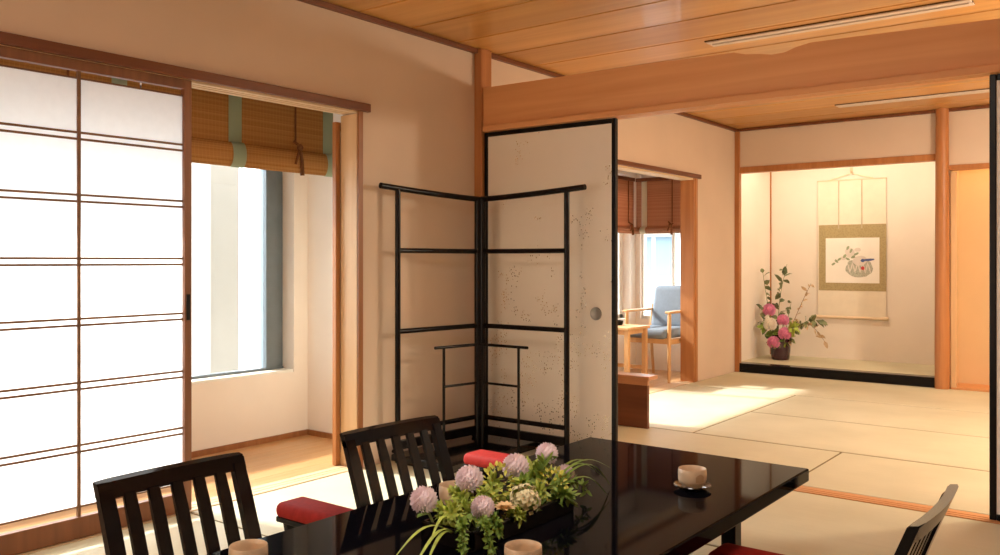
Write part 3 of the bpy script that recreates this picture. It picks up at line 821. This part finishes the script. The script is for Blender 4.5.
# top of the back sits .325 behind the origin
ch = floor_chair('black slatted floor chair in front of the shoji, behind the cup at the lower left', (-1.69, 1.247, 0), 0, G)
copy_thing(ch, (-1.655, 1.985, 0), math.radians(-3), 'black slatted floor chair between the two red armrests, its back before the wooden corridor floor', G)
copy_thing(ch, (-.722, 2.072, 0), PI, 'black slatted floor chair seen edge on at the right side of the table', G)

# ------------------------------------------------------------------ padded armrests (local: along X, origin under its middle)
t = thing('armrest', 'red padded armrest on black feet behind the table, between the two left chairs', 'armrest', (0, 0, 0), 'red topped armrests')
L, Wd, Ht = .40, .125, .235
m = MB().box(-L / 2, -Wd / 2, Ht - .05, L / 2, Wd / 2, Ht, bev=.022, seg=4)
for v in m.bm.verts:
    if v.co.z > Ht - .025: v.co.z += .016 * (1 - (2 * v.co.x / L) ** 2)
m.build('pad', M['red'], t, local=True)
MB().box(-L / 2 + .006, -Wd / 2 + .004, Ht - .064, L / 2 - .006, Wd / 2 - .004, Ht - .044, bev=.004).build('top_board', M['lacq'], t)
for s in (-1, 1):
    MB().prism([(s * (L / 2 - .075), -.035, .018), (s * (L / 2 - .075), .035, .018), (s * (L / 2 - .055), .05, Ht - .064), (s * (L / 2 - .055), -.05, Ht - .064)], (s * .02, 0, 0)).build('leg', M['lacq'], t)
MB().box(-L / 2 + .03, -Wd / 2 + .01, 0, L / 2 - .03, Wd / 2 - .01, .02, bev=.005).build('base_board', M['lacq'], t)
t.location = (-2.195, 1.925, 0)
# (kept clear of the chair back beside it)
t.location = (-2.21, 1.93, 0)
copy_thing(t, (-2.19, 2.90, 0), 0, 'red padded armrest in front of the corner kimono racks, behind the flowers')
copy_thing(t, (-.835, 2.36, 0), 0, 'red padded armrest beyond the seat of the right chair, cut off by the lower edge')

# ------------------------------------------------------------------ cups
def cup(label, x, y, z, dark=True):
    t = thing('teacup', label, 'cup', (x, y, z), 'tea cups on the low table')
    m = MB()
    m.lathe((x, y, z), [(0, .004), (.026, .004), (.027, 0), (.030, 0), (.031, .006), (.0405, .012), (.0435, .024), (.0440, .045), (.0432, .060), (.0425, .0615), (.0412, .060), (.0405, .045), (.038, .018), (.02, .011), (0, .011)], 40)
    for v_ in m.bm.verts: v_.co.z = z + (v_.co.z - z) * .9
    m.build('cup_body', M['ceramic'], t)
    b = MB()
    n = 22
    for a0 in (-.9,):
        pts = []
        ring = []
        for i in range(7):
            a = a0 + i * .11
            ring.append([b.bm.verts.new((x + math.cos(a) * rr, y + math.sin(a) * rr, z + zz)) for rr, zz in ((.0436, .022), (.0446, .040 + .010 * math.sin(i * .52)))])
        for p, q in zip(ring, ring[1:]): b.bm.faces.new((p[0], q[0], q[1], p[1]))
    for v_ in b.bm.verts: v_.co.z = z + (v_.co.z - z) * .9
    b.build('glaze_pattern', M['ceramic_dark'], t)
    return t
sr = MB().lathe((-1.169, 2.505, TZ), [(0, .003), (.034, .003), (.036, 0), (.040, 0), (.042, .005), (.058, .013), (.0565, .015), (.042, .0085), (0, .0075)], 40)
tag(sr.build('saucer', M['saucer']), 'dark glossy saucer under the cup at the far right corner of the table', 'saucer')
cup('beige cup standing on a dark saucer towards the far right table corner', -1.169, 2.505, TZ + .0085)
cup('beige cup at the left table edge in front of the shoji side chair', -1.676, 1.228, TZ)
cup('beige cup in front of the flower dish at the lower edge of the photo', -1.172, 1.612, TZ)
cup('beige cup half hidden behind the pale flowers, before the second left chair', -1.655, 1.93, TZ)

# ------------------------------------------------------------------ table flowers
bx0, bx1, by0, by1 = -1.50, -1.33, 1.62, 2.075
v = MB()
v.box(bx0, by0, TZ, bx1, by1, TZ + .012, bev=.003)
v.box(bx0, by0, TZ + .006, bx0 + .012, by1, TZ + .05, bev=.003); v.box(bx1 - .012, by0, TZ + .006, bx1, by1, TZ + .05, bev=.003)
v.box(bx0, by0, TZ + .006, bx1, by0 + .012, TZ + .05, bev=.003); v.box(bx0, by1 - .012, TZ + .006, bx1, by1, TZ + .05, bev=.003)
tag(v.build('flower_dish', M['lacq_br']), 'long black dish under the table flowers', 'flower dish')
GF = 'blooms of the table arrangement'
zb = TZ + .013
def tf(name, label, head, r, mat, kind='pompon'):
    hx, hy, hz = head
    base = (min(max(hx, bx0 + .03), bx1 - .03), min(max(hy, by0 + .03), by1 - .03), zb)
    flower(name, label, 'flower', base, head, r, mat, GF, kind)
tf('chrysanthemum', 'pale pink ball flower furthest left in the table arrangement', (-1.50, 1.632, .450), .034, M['pink'])
tf('chrysanthemum', 'pale pink ball flower right in front of the half hidden cup', (-1.50, 1.815, .466), .037, M['pink'])
tf('chrysanthemum', 'largest pale pink ball flower, standing before the far red armrest', (-1.47, 1.985, .472), .037, M['pink'])
tf('chrysanthemum', 'pale pink ball flower topmost at the back of the arrangement', (-1.50, 2.187, .470), .033, M['pink'])
tf('chrysanthemum', 'mauve pink ball flower low at the front of the arrangement', (-1.36, 1.698, .440), .029, M['pink'])
tf('chrysanthemum', 'mauve pink ball flower furthest right in the arrangement', (-1.42, 2.165, .424), .028, M['pink'])
tf('hydrangea', 'cream flower cluster at the front above the cup', (-1.345, 1.858, .426), .042, M['cream'], 'cluster')
tf('goldenrod', 'yellow green flower spray right of the cream cluster', (-1.38, 2.04, .425), .042, M['yellow'], 'spike')
tf('goldenrod', 'yellow green flower spray between the two upper left pink balls', (-1.45, 1.875, .455), .042, M['yellow'], 'spike')
tf('lily', 'peach flower between the mauve ball and the cream cluster', (-1.345, 1.77, .420), .036, M['peach'], 'star')
tf('lily', 'pale green star flower behind the cream cluster', (-1.42, 1.93, .440), .036, M['leaf_light'], 'star')
def spray(name, label, base, tip, bend, n, L, W, mat, spread=1.0, cat='foliage', group=None, stemr=.002):
    t = thing(name, label, cat, base, group)
    pts = curve_pts(base, tip, bend, 10)
    MB().tube(pts, [stemr * (1 - .06 * i) for i in range(10)], 5).build('stem', M['stem'] if mat is not M['leaf_brown'] else M['twig'], t)
    m = MB()
    for i in range(n):
        u = .18 + .82 * (i + random.random()) / n; j = min(8, int(u * 9)); p = pts[j].lerp(pts[j + 1], u * 9 - j)
        d = (pts[j + 1] - pts[j]).normalized() * .5 + Vector((random.gauss(0, 1), random.gauss(0, 1), random.gauss(0, 1))).normalized() * spread
        m.leaf(p, d, L * random.uniform(.7, 1.2), W * random.uniform(.7, 1.2))
    m.build('leaf', mat, t)
    return t
GS = 'foliage sprays of the table arrangement'
C0 = (-1.42, 1.72, zb)
spray('fern_spray', 'light green spray filling the left half of the table arrangement', (-1.45, 1.70, zb), (-1.38, 1.60, .44), (0, 0, .03), 170, .030, .011, M['leaf_light'], 2.2, group=GS)
spray('fern_spray', 'light green spray under the second pink ball from the left', (-1.44, 1.74, zb), (-1.40, 1.76, .46), (0, 0, .01), 130, .032, .012, M['leaf_light'], 2.0, group=GS)
spray('fern_spray', 'green trailing spray hanging over the front edge of the dish', (-1.38, 1.70, zb), (-1.27, 1.62, .365), (0, 0, .055), 200, .017, .010, M['leaf'], 2.6, group=GS)
spray('fern_spray', 'green trailing spray lowest at the left front of the dish', (-1.40, 1.66, zb), (-1.30, 1.55, .37), (0, 0, .06), 190, .018, .010, M['leaf'], 2.4, group=GS)
spray('leaf_spray', 'green leafy spray beside the topmost pink ball', (-1.43, 2.03, zb), (-1.47, 2.13, .455), (0, 0, .02), 60, .045, .014, M['leaf'], 1.6, group=GS)
spray('leaf_spray', 'green leafy spray along the middle of the arrangement', (-1.41, 1.88, zb), (-1.41, 1.97, .445), (0, 0, .02), 70, .04, .013, M['leaf'], 1.8, group=GS)
spray('leaf_spray', 'green leafy spray behind the yellow flowers', (-1.44, 1.84, zb), (-1.49, 1.90, .45), (0, 0, .02), 70, .04, .013, M['leaf_light'], 1.8, group=GS)
spray('leaf_spray', 'dim green spray drooping off the right end of the dish', (-1.40, 2.03, zb), (-1.36, 2.20, .375), (0, 0, .05), 50, .03, .010, M['leaf'], 1.6, group=GS)
spray('fern_spray', 'yellow green feathery spray at the left end, before the leftmost pink ball', (-1.44, 1.67, zb), (-1.44, 1.64, .43), (0, 0, .01), 150, .032, .010, M['leaf_light'], 2.4, group=GS)
spray('fern_spray', 'yellow green feathery spray hiding the foot of the half hidden cup', (-1.47, 1.78, zb), (-1.54, 1.80, .43), (0, 0, .02), 120, .032, .012, M['leaf_light'], 2.2, group=GS)
spray('fern_spray', 'fine green spray under the front mauve ball', (-1.36, 1.72, zb), (-1.30, 1.69, .385), (0, 0, .04), 130, .02, .010, M['leaf'], 2.4, group=GS)
spray('fern_spray', 'light green spray between the cream cluster and the yellow spray', (-1.38, 1.94, zb), (-1.37, 1.97, .425), (0, 0, .02), 90, .032, .012, M['leaf_light'], 2.0, group=GS)
spray('fern_spray', 'small light green spray tucked under the cream cluster', (-1.36, 1.80, zb), (-1.315, 1.80, .395), (0, 0, .03), 110, .022, .010, M['leaf_light'], 2.2, group=GS)
spray('leaf_spray', 'green leafy spray at the front right, below the yellow flowers', (-1.36, 2.0, zb), (-1.31, 2.02, .40), (0, 0, .03), 60, .034, .013, M['leaf'], 1.8, group=GS)
spray('leaf_spray', 'green leafy spray between the largest and the topmost pink balls', (-1.44, 2.06, zb), (-1.50, 2.08, .45), (0, 0, .02), 70, .04, .013, M['leaf_light'], 1.8, group=GS)
def blades(label, base, tips, mat):
    t = thing('grass_tuft', label, 'grass leaves', base, 'grass leaves of the table arrangement')
    for tip, bend in tips:
        pts = curve_pts(base, tip, bend, 12)
        m = MB(); prev = None
        for i, p in enumerate(pts):
            u = i / 11; w = .0055 * (1 - u ** 3) + .0006
            tt = (pts[min(i + 1, 11)] - pts[max(i - 1, 0)]).normalized(); s = tt.cross(Vector((0, 0, 1)))
            if s.length < 1e-3: s = Vector((1, 0, 0))
            s.normalize(); nn = s.cross(tt)
            cur = [m.bm.verts.new(p - s * w), m.bm.verts.new(p + nn * w * .35), m.bm.verts.new(p + s * w)]
            if prev: m.bm.faces.new((prev[0], prev[1], cur[1], cur[0])); m.bm.faces.new((prev[1], prev[2], cur[2], cur[1]))
            prev = cur
        m.build('blade', mat, t)
blades('long pale grass leaves arching out to the lower left of the flowers', (-1.41, 1.66, zb), [((-1.36, 1.385, .40), (0, 0, .05)), ((-1.31, 1.43, .375), (0, 0, .045)), ((-1.33, 1.40, .36), (.01, 0, .06)), ((-1.36, 1.50, .40), (0, 0, .06))], M['leaf_light'])
blades('long green grass leaves arching out to the right of the flowers', (-1.42, 2.04, zb), [((-1.40, 2.40, .40), (0, 0, .07)), ((-1.36, 2.30, .39), (0, 0, .08)), ((-1.38, 2.36, .36), (.02, 0, .09)), ((-1.33, 2.26, .355), (.02, 0, .07)), ((-1.44, 2.33, .43), (0, 0, .05))], M['leaf'])

# ------------------------------------------------------------------ tokonoma flowers
vx, vy, vz = -2.975, 8.34, .086
v = MB().lathe((vx, vy, vz), [(0, .004), (.075, .004), (.078, 0), (.084, .006), (.092, .06), (.096, .13), (.094, .20), (.085, .25), (.079, .268), (.074, .268), (.078, .24), (.085, .2), (.084, .08), (.07, .02), (0, .02)], 40)
tag(v.build('flower_vase', M['vase']), 'dark plum coloured vase on the tokonoma floor, full of pink flowers', 'vase')
GT = 'blooms of the tokonoma arrangement'
def vf(label, head, r, mat): flower('peony', label, 'flower', (vx + max(-.04, min(.04, (head[0] - vx) * .4)), vy + max(-.04, min(.04, (head[1] - vy) * .4)), vz + .022), head, r, mat, GT)
vf('pink flower topmost in the tokonoma vase', (-3.085, 8.33, .572), .062, M['rose'])
vf('pink flower upper right in the tokonoma vase, beside the white one', (-2.935, 8.30, .478), .056, M['rose'])
vf('pink flower at the right shoulder of the tokonoma vase', (-2.895, 8.24, .352), .062, M['rose'])
vf('pink flower lowest, drooping over the front of the tokonoma vase', (-3.0, 8.225, .262), .060, M['rose'])
vf('white flower among the pink ones in the tokonoma vase', (-3.045, 8.25, .435), .064, M['whitep'])
GB = 'branches of the tokonoma arrangement'
vb = (vx, vy, vz + .022)
spray('leafy_branch', 'thin leafy branch rising straight beside the corner post of the tokonoma', vb, (-3.165, 8.36, .98), (-.02, 0, 0), 14, .085, .05, M['leaf_dark'], 1.0, 'branch', GB, .004)
spray('leafy_branch', 'tallest leafy branch leaning towards the scroll', vb, (-2.93, 8.40, 1.03), (-.05, 0, 0), 26, .10, .055, M['leaf_dark'], 1.0, 'branch', GB, .004)
spray('leafy_branch', 'green leaves spreading left, low over the vase rim', vb, (-3.10, 8.24, .40), (0, 0, .12), 20, .08, .042, M['leaf'], 1.0, 'branch', GB, .004)
spray('leafy_branch', 'leafy twig at the left with round dark leaves', vb, (-3.155, 8.3, .62), (-.04, 0, 0), 14, .085, .06, M['leaf_dark'], .9, 'branch', GB, .004)
spray('leafy_branch', 'dark leafy branch reaching right towards the scroll rod', vb, (-2.58, 8.30, .49), (0, 0, .13), 24, .09, .055, M['leaf_dark'], 1.0, 'branch', GB, .004)
spray('leafy_branch', 'faded pale branch leaning up to the right', vb, (-2.70, 8.42, .84), (0, 0, .04), 16, .07, .034, M['leaf_brown'], 1.0, 'branch', GB, .004)
spray('leafy_branch', 'faded low branch drooping to the right of the vase', vb, (-2.52, 8.30, .27), (0, 0, .26), 16, .075, .034, M['leaf_brown'], 1.0, 'branch', GB, .004)
spray('leafy_branch', 'yellow green leaves beside the lower pink flower', vb, (-2.80, 8.26, .42), (0, 0, .08), 30, .09, .045, M['leaf_light'], 1.1, 'branch', GB, .004)
spray('leafy_branch', 'short dark twig upright behind the pink flowers', vb, (-2.88, 8.38, .66), (0, 0, 0), 12, .06, .035, M['leaf_dark'], .9, 'branch', GB, .004)

for o in list(bpy.data.objects):
    if o.parent is None and (o.get('group') in (GT, GB) or o.name in ('hanging_scroll', 'wall_hook', 'flower_vase')):
        o.location.x -= .043
        if o.name not in ('hanging_scroll', 'wall_hook'): o.location.y += .14
# ------------------------------------------------------------------ kimono racks in the corner, on a low platform
pl = thing('display_platform', 'low glossy black platform in the corner under the kimono racks', 'platform', (-2.99, 3.64, 0))
MB().box(-3.22, 3.25, .012, -2.80, 4.0, .046, bev=.004).build('platform_top', M['lacq_gloss'], pl)
MB().box(-3.205, 3.265, 0, -2.815, 3.99, .014).build('plinth', M['lacq_br'], pl)

def rack(label, hinge, left, right, ht, zb_l, zb_r, r, bars, bases, over, curl):
    t = thing('kimono_rack', label, 'kimono rack', (hinge[0], hinge[1], zb_l), 'folding lacquer racks in the corner')
    H = Vector((hinge[0], hinge[1], 0))
    def wing(end, zb, off):
        E = Vector((end[0], end[1], 0)); u = (E - H).normalized(); S = H + u * off
        for p, rr, zz in ((S, r * 1.25, ht), (E, r, ht + curl * .75)): MB().tube([p + Vector((0, 0, zb)), p + Vector((0, 0, zz))], rr, 12).build('post', M['lacq_rack'], t)
        T = E + u * over
        pts = [S - u * off * .7 + Vector((0, 0, ht))] + [S.lerp(T, i / 8) + Vector((0, 0, ht + curl * (i / 8) ** 1.4)) for i in range(9)]
        m = MB().tube(pts, [r * 1.05] * 10, 10)
        m.build('top_bar', M['lacq_rack'], t)
        for z in bars: MB().tube([S + Vector((0, 0, z)), E + Vector((0, 0, z))], r * .9, 10).build('cross_bar', M['lacq_rack'], t)
        ang = math.atan2(u.y, u.x); L = (E - S).length
        for z0, z1 in bases:
            m = MB(); m.box(-L / 2, -r * .8, z0, L / 2, r * .8, z1, bev=.003)
            c, s = math.cos(ang), math.sin(ang); mid = (S + E) / 2
            for v in m.bm.verts: v.co = Vector((v.co.x * c - v.co.y * s + mid.x, v.co.x * s + v.co.y * c + mid.y, v.co.z))
            m.build('base_rail', M['lacq_rack'], t)
        m = MB(); L2 = r * 5
        for p in (S, E):
            q = MB(); nrm = Vector((-u.y, u.x, 0))
            q.tube([p - nrm * r * 2.6 + Vector((0, 0, zb + r * .7)), p + nrm * r * 2.6 + Vector((0, 0, zb + r * .7))], r * .7, 8).build('foot', M['lacq_rack'], t)
    wing(left, zb_l, .018); wing(right, zb_r, .018)
    return t
rack('tall folding kimono rack of black lacquer standing along the wall and the flecked panel', (-3.125, 3.875), (-3.19, 3.27), (-2.53, 3.875), 1.415, .046, .0, .0150, (1.115, .69, .168), ((.07, .118),), .115, .034)
rack('small folding black rack standing inside the tall one', (-3.0, 3.72), (-3.045, 3.47), (-2.735, 3.72), .60, .046, .0, .0075, (.39,), (), .06, .0)

# ------------------------------------------------------------------ far room furniture
r = thing('console', 'low reddish wooden console with dark front behind the flecked panel', 'console', (-2.95, 4.99, 0))
MB().box(-3.24, 4.885, .305, -2.575, 5.01, .33, bev=.003).build('console_top', M['console'], r)
MB().box(-3.235, 4.889, .272, -2.585, 4.91, .305, bev=.002).build('apron', M['console'], r)
MB().box(-3.23, 4.895, 0, -2.59, 4.92, .272).build('front_panel', M['console_dark'], r)
MB().box(-2.70, 4.92, 0, -2.68, 5.0, .305).build('side_panel', M['console'], r)
MB().box(-3.235, 4.895, 0, -3.215, 5.01, .305).build('side_panel', M['console'], r)

r = thing('armchair', 'light wooden armchair with grey blue cushions in the far sunroom', 'armchair', (-3.63, 7.08, 0))
ax0, ax1, af, ab = -3.84, -3.42, 6.86, 7.32
for xx in (ax0, ax1):
    MB().tube([(xx, af, 0), (xx, af + .005, .40), (xx, af + .01, .60)], [.013, .018, .016], 10).build('front_leg', M['chairwood'], r)
    MB().tube([(xx, ab + .06, 0), (xx, ab, .40), (xx, ab + .05, .66)], [.013, .018, .014], 10).build('rear_leg', M['chairwood'], r)
    MB().box(xx - .028, af - .03, .60, xx + .028, ab + .06, .622, bev=.009).build('arm', M['chairwood'], r)
    MB().box(xx - .012, af, .33, xx + .012, ab, .375, bev=.004).build('side_rail', M['chairwood'], r)
MB().box(ax0, af - .01, .335, ax1, af + .015, .385, bev=.004).build('front_rail', M['chairwood'], r)
MB().box(ax0 + .02, af - .035, .375, ax1 - .02, ab - .03, .465, bev=.035, seg=4).build('seat_cushion', M['cushion'], r)
m = MB().box(ax0 + .02, -.05, .44, ax1 - .02, .05, .83, bev=.045, seg=4)
for v_ in m.bm.verts: v_.co.y += ab + (v_.co.z - .42) * .22 - .02
m.build('back_cushion', M['cushion'], r)
m = MB().box(ax0, -.012, .40, ax1, .012, .80, bev=.004)
for v_ in m.bm.verts: v_.co.y += ab + .055 + (v_.co.z - .42) * .22
m.build('back_frame', M['chairwood'], r)

r = thing('side_table', 'small light wooden table in front of the armchair', 'table', (-3.83, 6.55, 0))
MB().box(-4.10, 6.40, .475, -3.56, 6.78, .50, bev=.006).build('table_top', M['chairwood'], r)
MB().box(-4.06, 6.43, .435, -3.60, 6.75, .475).build('apron', M['chairwood'], r)
for xx in (-4.065, -3.595):
    for yy in (6.435, 6.745): MB().box(xx - .02, yy - .02, 0, xx + .02, yy + .02, .475, bev=.004).build('leg', M['chairwood'], r)
MB().box(-4.065, 6.735, .12, -3.595, 6.755, .15).build('stretcher', M['chairwood'], r)
k = MB().lathe((-3.80, 6.62, .50), [(0, .004), (.04, .004), (.045, 0), (.055, .02), (.058, .04), (.05, .042), (.046, .02), (0, .012)], 24)
tag(k.build('ashtray', M['lacq']), 'small black dish on the sunroom table', 'dish')

# ------------------------------------------------------------------ ceiling slot vents
def vent(label, x0, x1, y0, y1):
    r = thing('ceiling_vent', label, 'vent', ((x0 + x1) / 2, (y0 + y1) / 2, ZC - .012), 'long slot vents in the ceiling')
    w = (y1 - y0)
    MB().box(x0, y0, ZC - .006, x1, y1, ZC).build('slot', M['vent_dark'], r)
    m = MB()
    for a, b in ((.05, .41), (.59, .95)): m.box(x0 + .006, y0 + w * a, ZC - .012, x1, y0 + w * b, ZC - .002, bev=.002)
    m.box(x0 + .006, y0 + w * .05, ZC - .0118, x0 + .016, y1 - w * .05, ZC - .002); m.box(x1 - .016, y0 + w * .05, ZC - .0118, x1 - .006, y1 - w * .05, ZC - .002)
    m.build('vent_frame', M['vent'], r)
vent('long pale slot vent in the ceiling just above the hanging beam', -2.10, -.74, 4.66, 4.785)
vent('long thin slot vent in the far room ceiling before the tokonoma', -2.12, .1, 7.2, 7.32)

# ------------------------------------------------------------------ outside
struct(B('exterior_ground', M['ground'], (-160, -60, -12.3, -4.6, 160, -12), origin=(0, 0, 0)))
def tower(label, x0, x1, y0, y1, z1, mat):
    r = thing('office_building', label, 'building', ((x0 + x1) / 2, (y0 + y1) / 2, -12), 'buildings outside the windows')
    MB().box(x0, y0, -12, x1, y1, z1).build('building_body', mat, r)
    MB().box(x0 - .3, y0 - .3, z1, x1 + .3, y1 + .3, z1 + .6).build('roof_parapet', M['concrete'], r)
tower('white building with window rows seen through the far sunroom window', -26, -14, 34, 46, 2.2, M['facade1'])
tower('pale blue grey building behind the white one in the far window', -50, -29, 54, 70, 7, M['facade2'])
struct(B('exterior_column', M['concrete'], (-5.5, 3.50, -12, -5.2, 3.73, 4), origin=(0, 0, 0)))

# ------------------------------------------------------------------ light
wd = bpy.data.worlds.new('sky'); sc.world = wd; wd.use_nodes = True
nt = wd.node_tree; nt.nodes.clear()
out = nt.nodes.new('ShaderNodeOutputWorld'); bg = nt.nodes.new('ShaderNodeBackground')
tc = nt.nodes.new('ShaderNodeTexCoord'); sep = nt.nodes.new('ShaderNodeSeparateXYZ'); rp = nt.nodes.new('ShaderNodeMapRange')
nt.links.new(tc.outputs['Generated'], sep.inputs[0]); nt.links.new(sep.outputs['Z'], rp.inputs['Value'])
rp.inputs['From Min'].default_value = 0; rp.inputs['From Max'].default_value = .7
SKY_H, SKY_Z = 2.6, 8.0
rp.inputs['To Min'].default_value = SKY_H; rp.inputs['To Max'].default_value = SKY_Z
bg.inputs[0].default_value = (.93, .97, 1.0, 1)
nt.links.new(rp.outputs[0], bg.inputs[1]); nt.links.new(bg.outputs[0], out.inputs[0])

def area(name, loc, size, energy, color, rot=(0, 0, 0), portal=False):
    l = bpy.data.lights.new(name, 'AREA'); l.shape = 'RECTANGLE'; l.size, l.size_y = size; l.energy = energy; l.color = color
    o = bpy.data.objects.new(name, l); COL.objects.link(o); o.location = loc; o.rotation_euler = rot
    if portal: l.cycles.is_portal = True
    return o
def point(name, loc, energy, color, radius=.1):
    l = bpy.data.lights.new(name, 'POINT'); l.energy = energy; l.color = color; l.shadow_soft_size = radius
    o = bpy.data.objects.new(name, l); COL.objects.link(o); o.location = loc
    return o
# portals in the windows (they only guide the sky light)
area('window_portal', (-4.36, 1.99, 1.19), (2.78, 1.56), 1, (1, 1, 1), (0, -PI / 2, 0), True).rotation_euler = (PI / 2, 0, -PI / 2)
area('sunroom_portal', (-4.36, 6.12, 1.2), (2.72, 1.38), 1, (1, 1, 1), (0, 0, 0), True).rotation_euler = (PI / 2, 0, -PI / 2)
area('sunroom_end_portal', (-3.71, 7.74, 1.2), (.9, 1.4), 1, (1, 1, 1), (0, 0, 0), True).rotation_euler = (-PI / 2, 0, 0)
sun = bpy.data.lights.new('sun', 'SUN'); sun.energy = 5.5; sun.angle = .05; sun.color = (1, .95, .88)
so = bpy.data.objects.new('sun', sun); COL.objects.link(so)
so.rotation_euler = Vector((.80, .14, -.60)).to_track_quat('-Z', 'Y').to_euler()
WARM = (1.0, .85, .66)
area('table_fill_light', (-1.0, 1.35, ZC - .03), (.7, .7), 12, (1.0, .91, .79))  # added fill above the table to brighten the flowers, no fixture
area('rear_fill_light', (-2.35, Y0 + .04, 1.1), (1.6, 1.4), 30, (1.0, .94, .87), (PI / 2, 0, PI))  # added fill behind the camera for the sliding panels; the wall has no window
area('far_room_lamp', (.15, 6.1, 2.24), (1.0, 1.0), 26, WARM)
point('far_ceiling_fill', (.55, 5.6, 1.85), 76, (1.0, .86, .66), .12)  # unseen point light added to brighten the far ceiling, no hanging fixture
area('tokonoma_lamp', (-2.35, YB + .13, 2.2), (1.4, .06), 6.5, (1.0, .84, .62), (math.radians(25), 0, 0))
area('alcove_lamp', (-.9, YB + .18, 2.2), (.8, .06), 3.5, (1.0, .66, .32))

# ------------------------------------------------------------------ camera
cam = bpy.data.cameras.new('camera'); co = bpy.data.objects.new('camera', cam); COL.objects.link(co)
cam.sensor_width = 36; cam.sensor_fit = 'HORIZONTAL'; cam.lens = 865 * .036; cam.clip_start = .02; cam.clip_end = 400
cam.shift_y = -16.5 / 1000
co.location = (0, 0, 1.06); co.rotation_euler = (PI / 2, 0, math.atan(665 / 865))
sc.camera = co
sc.view_settings.view_transform = 'Standard'; sc.view_settings.look = 'None'; sc.view_settings.exposure = .9; sc.view_settings.gamma = 1
sc.view_settings.use_curve_mapping = False
sc.cycles.use_denoising = True
sc.cycles.max_bounces = 10; sc.cycles.diffuse_bounces = 6; sc.cycles.transparent_max_bounces = 12
sc.cycles.sample_clamp_indirect = 6
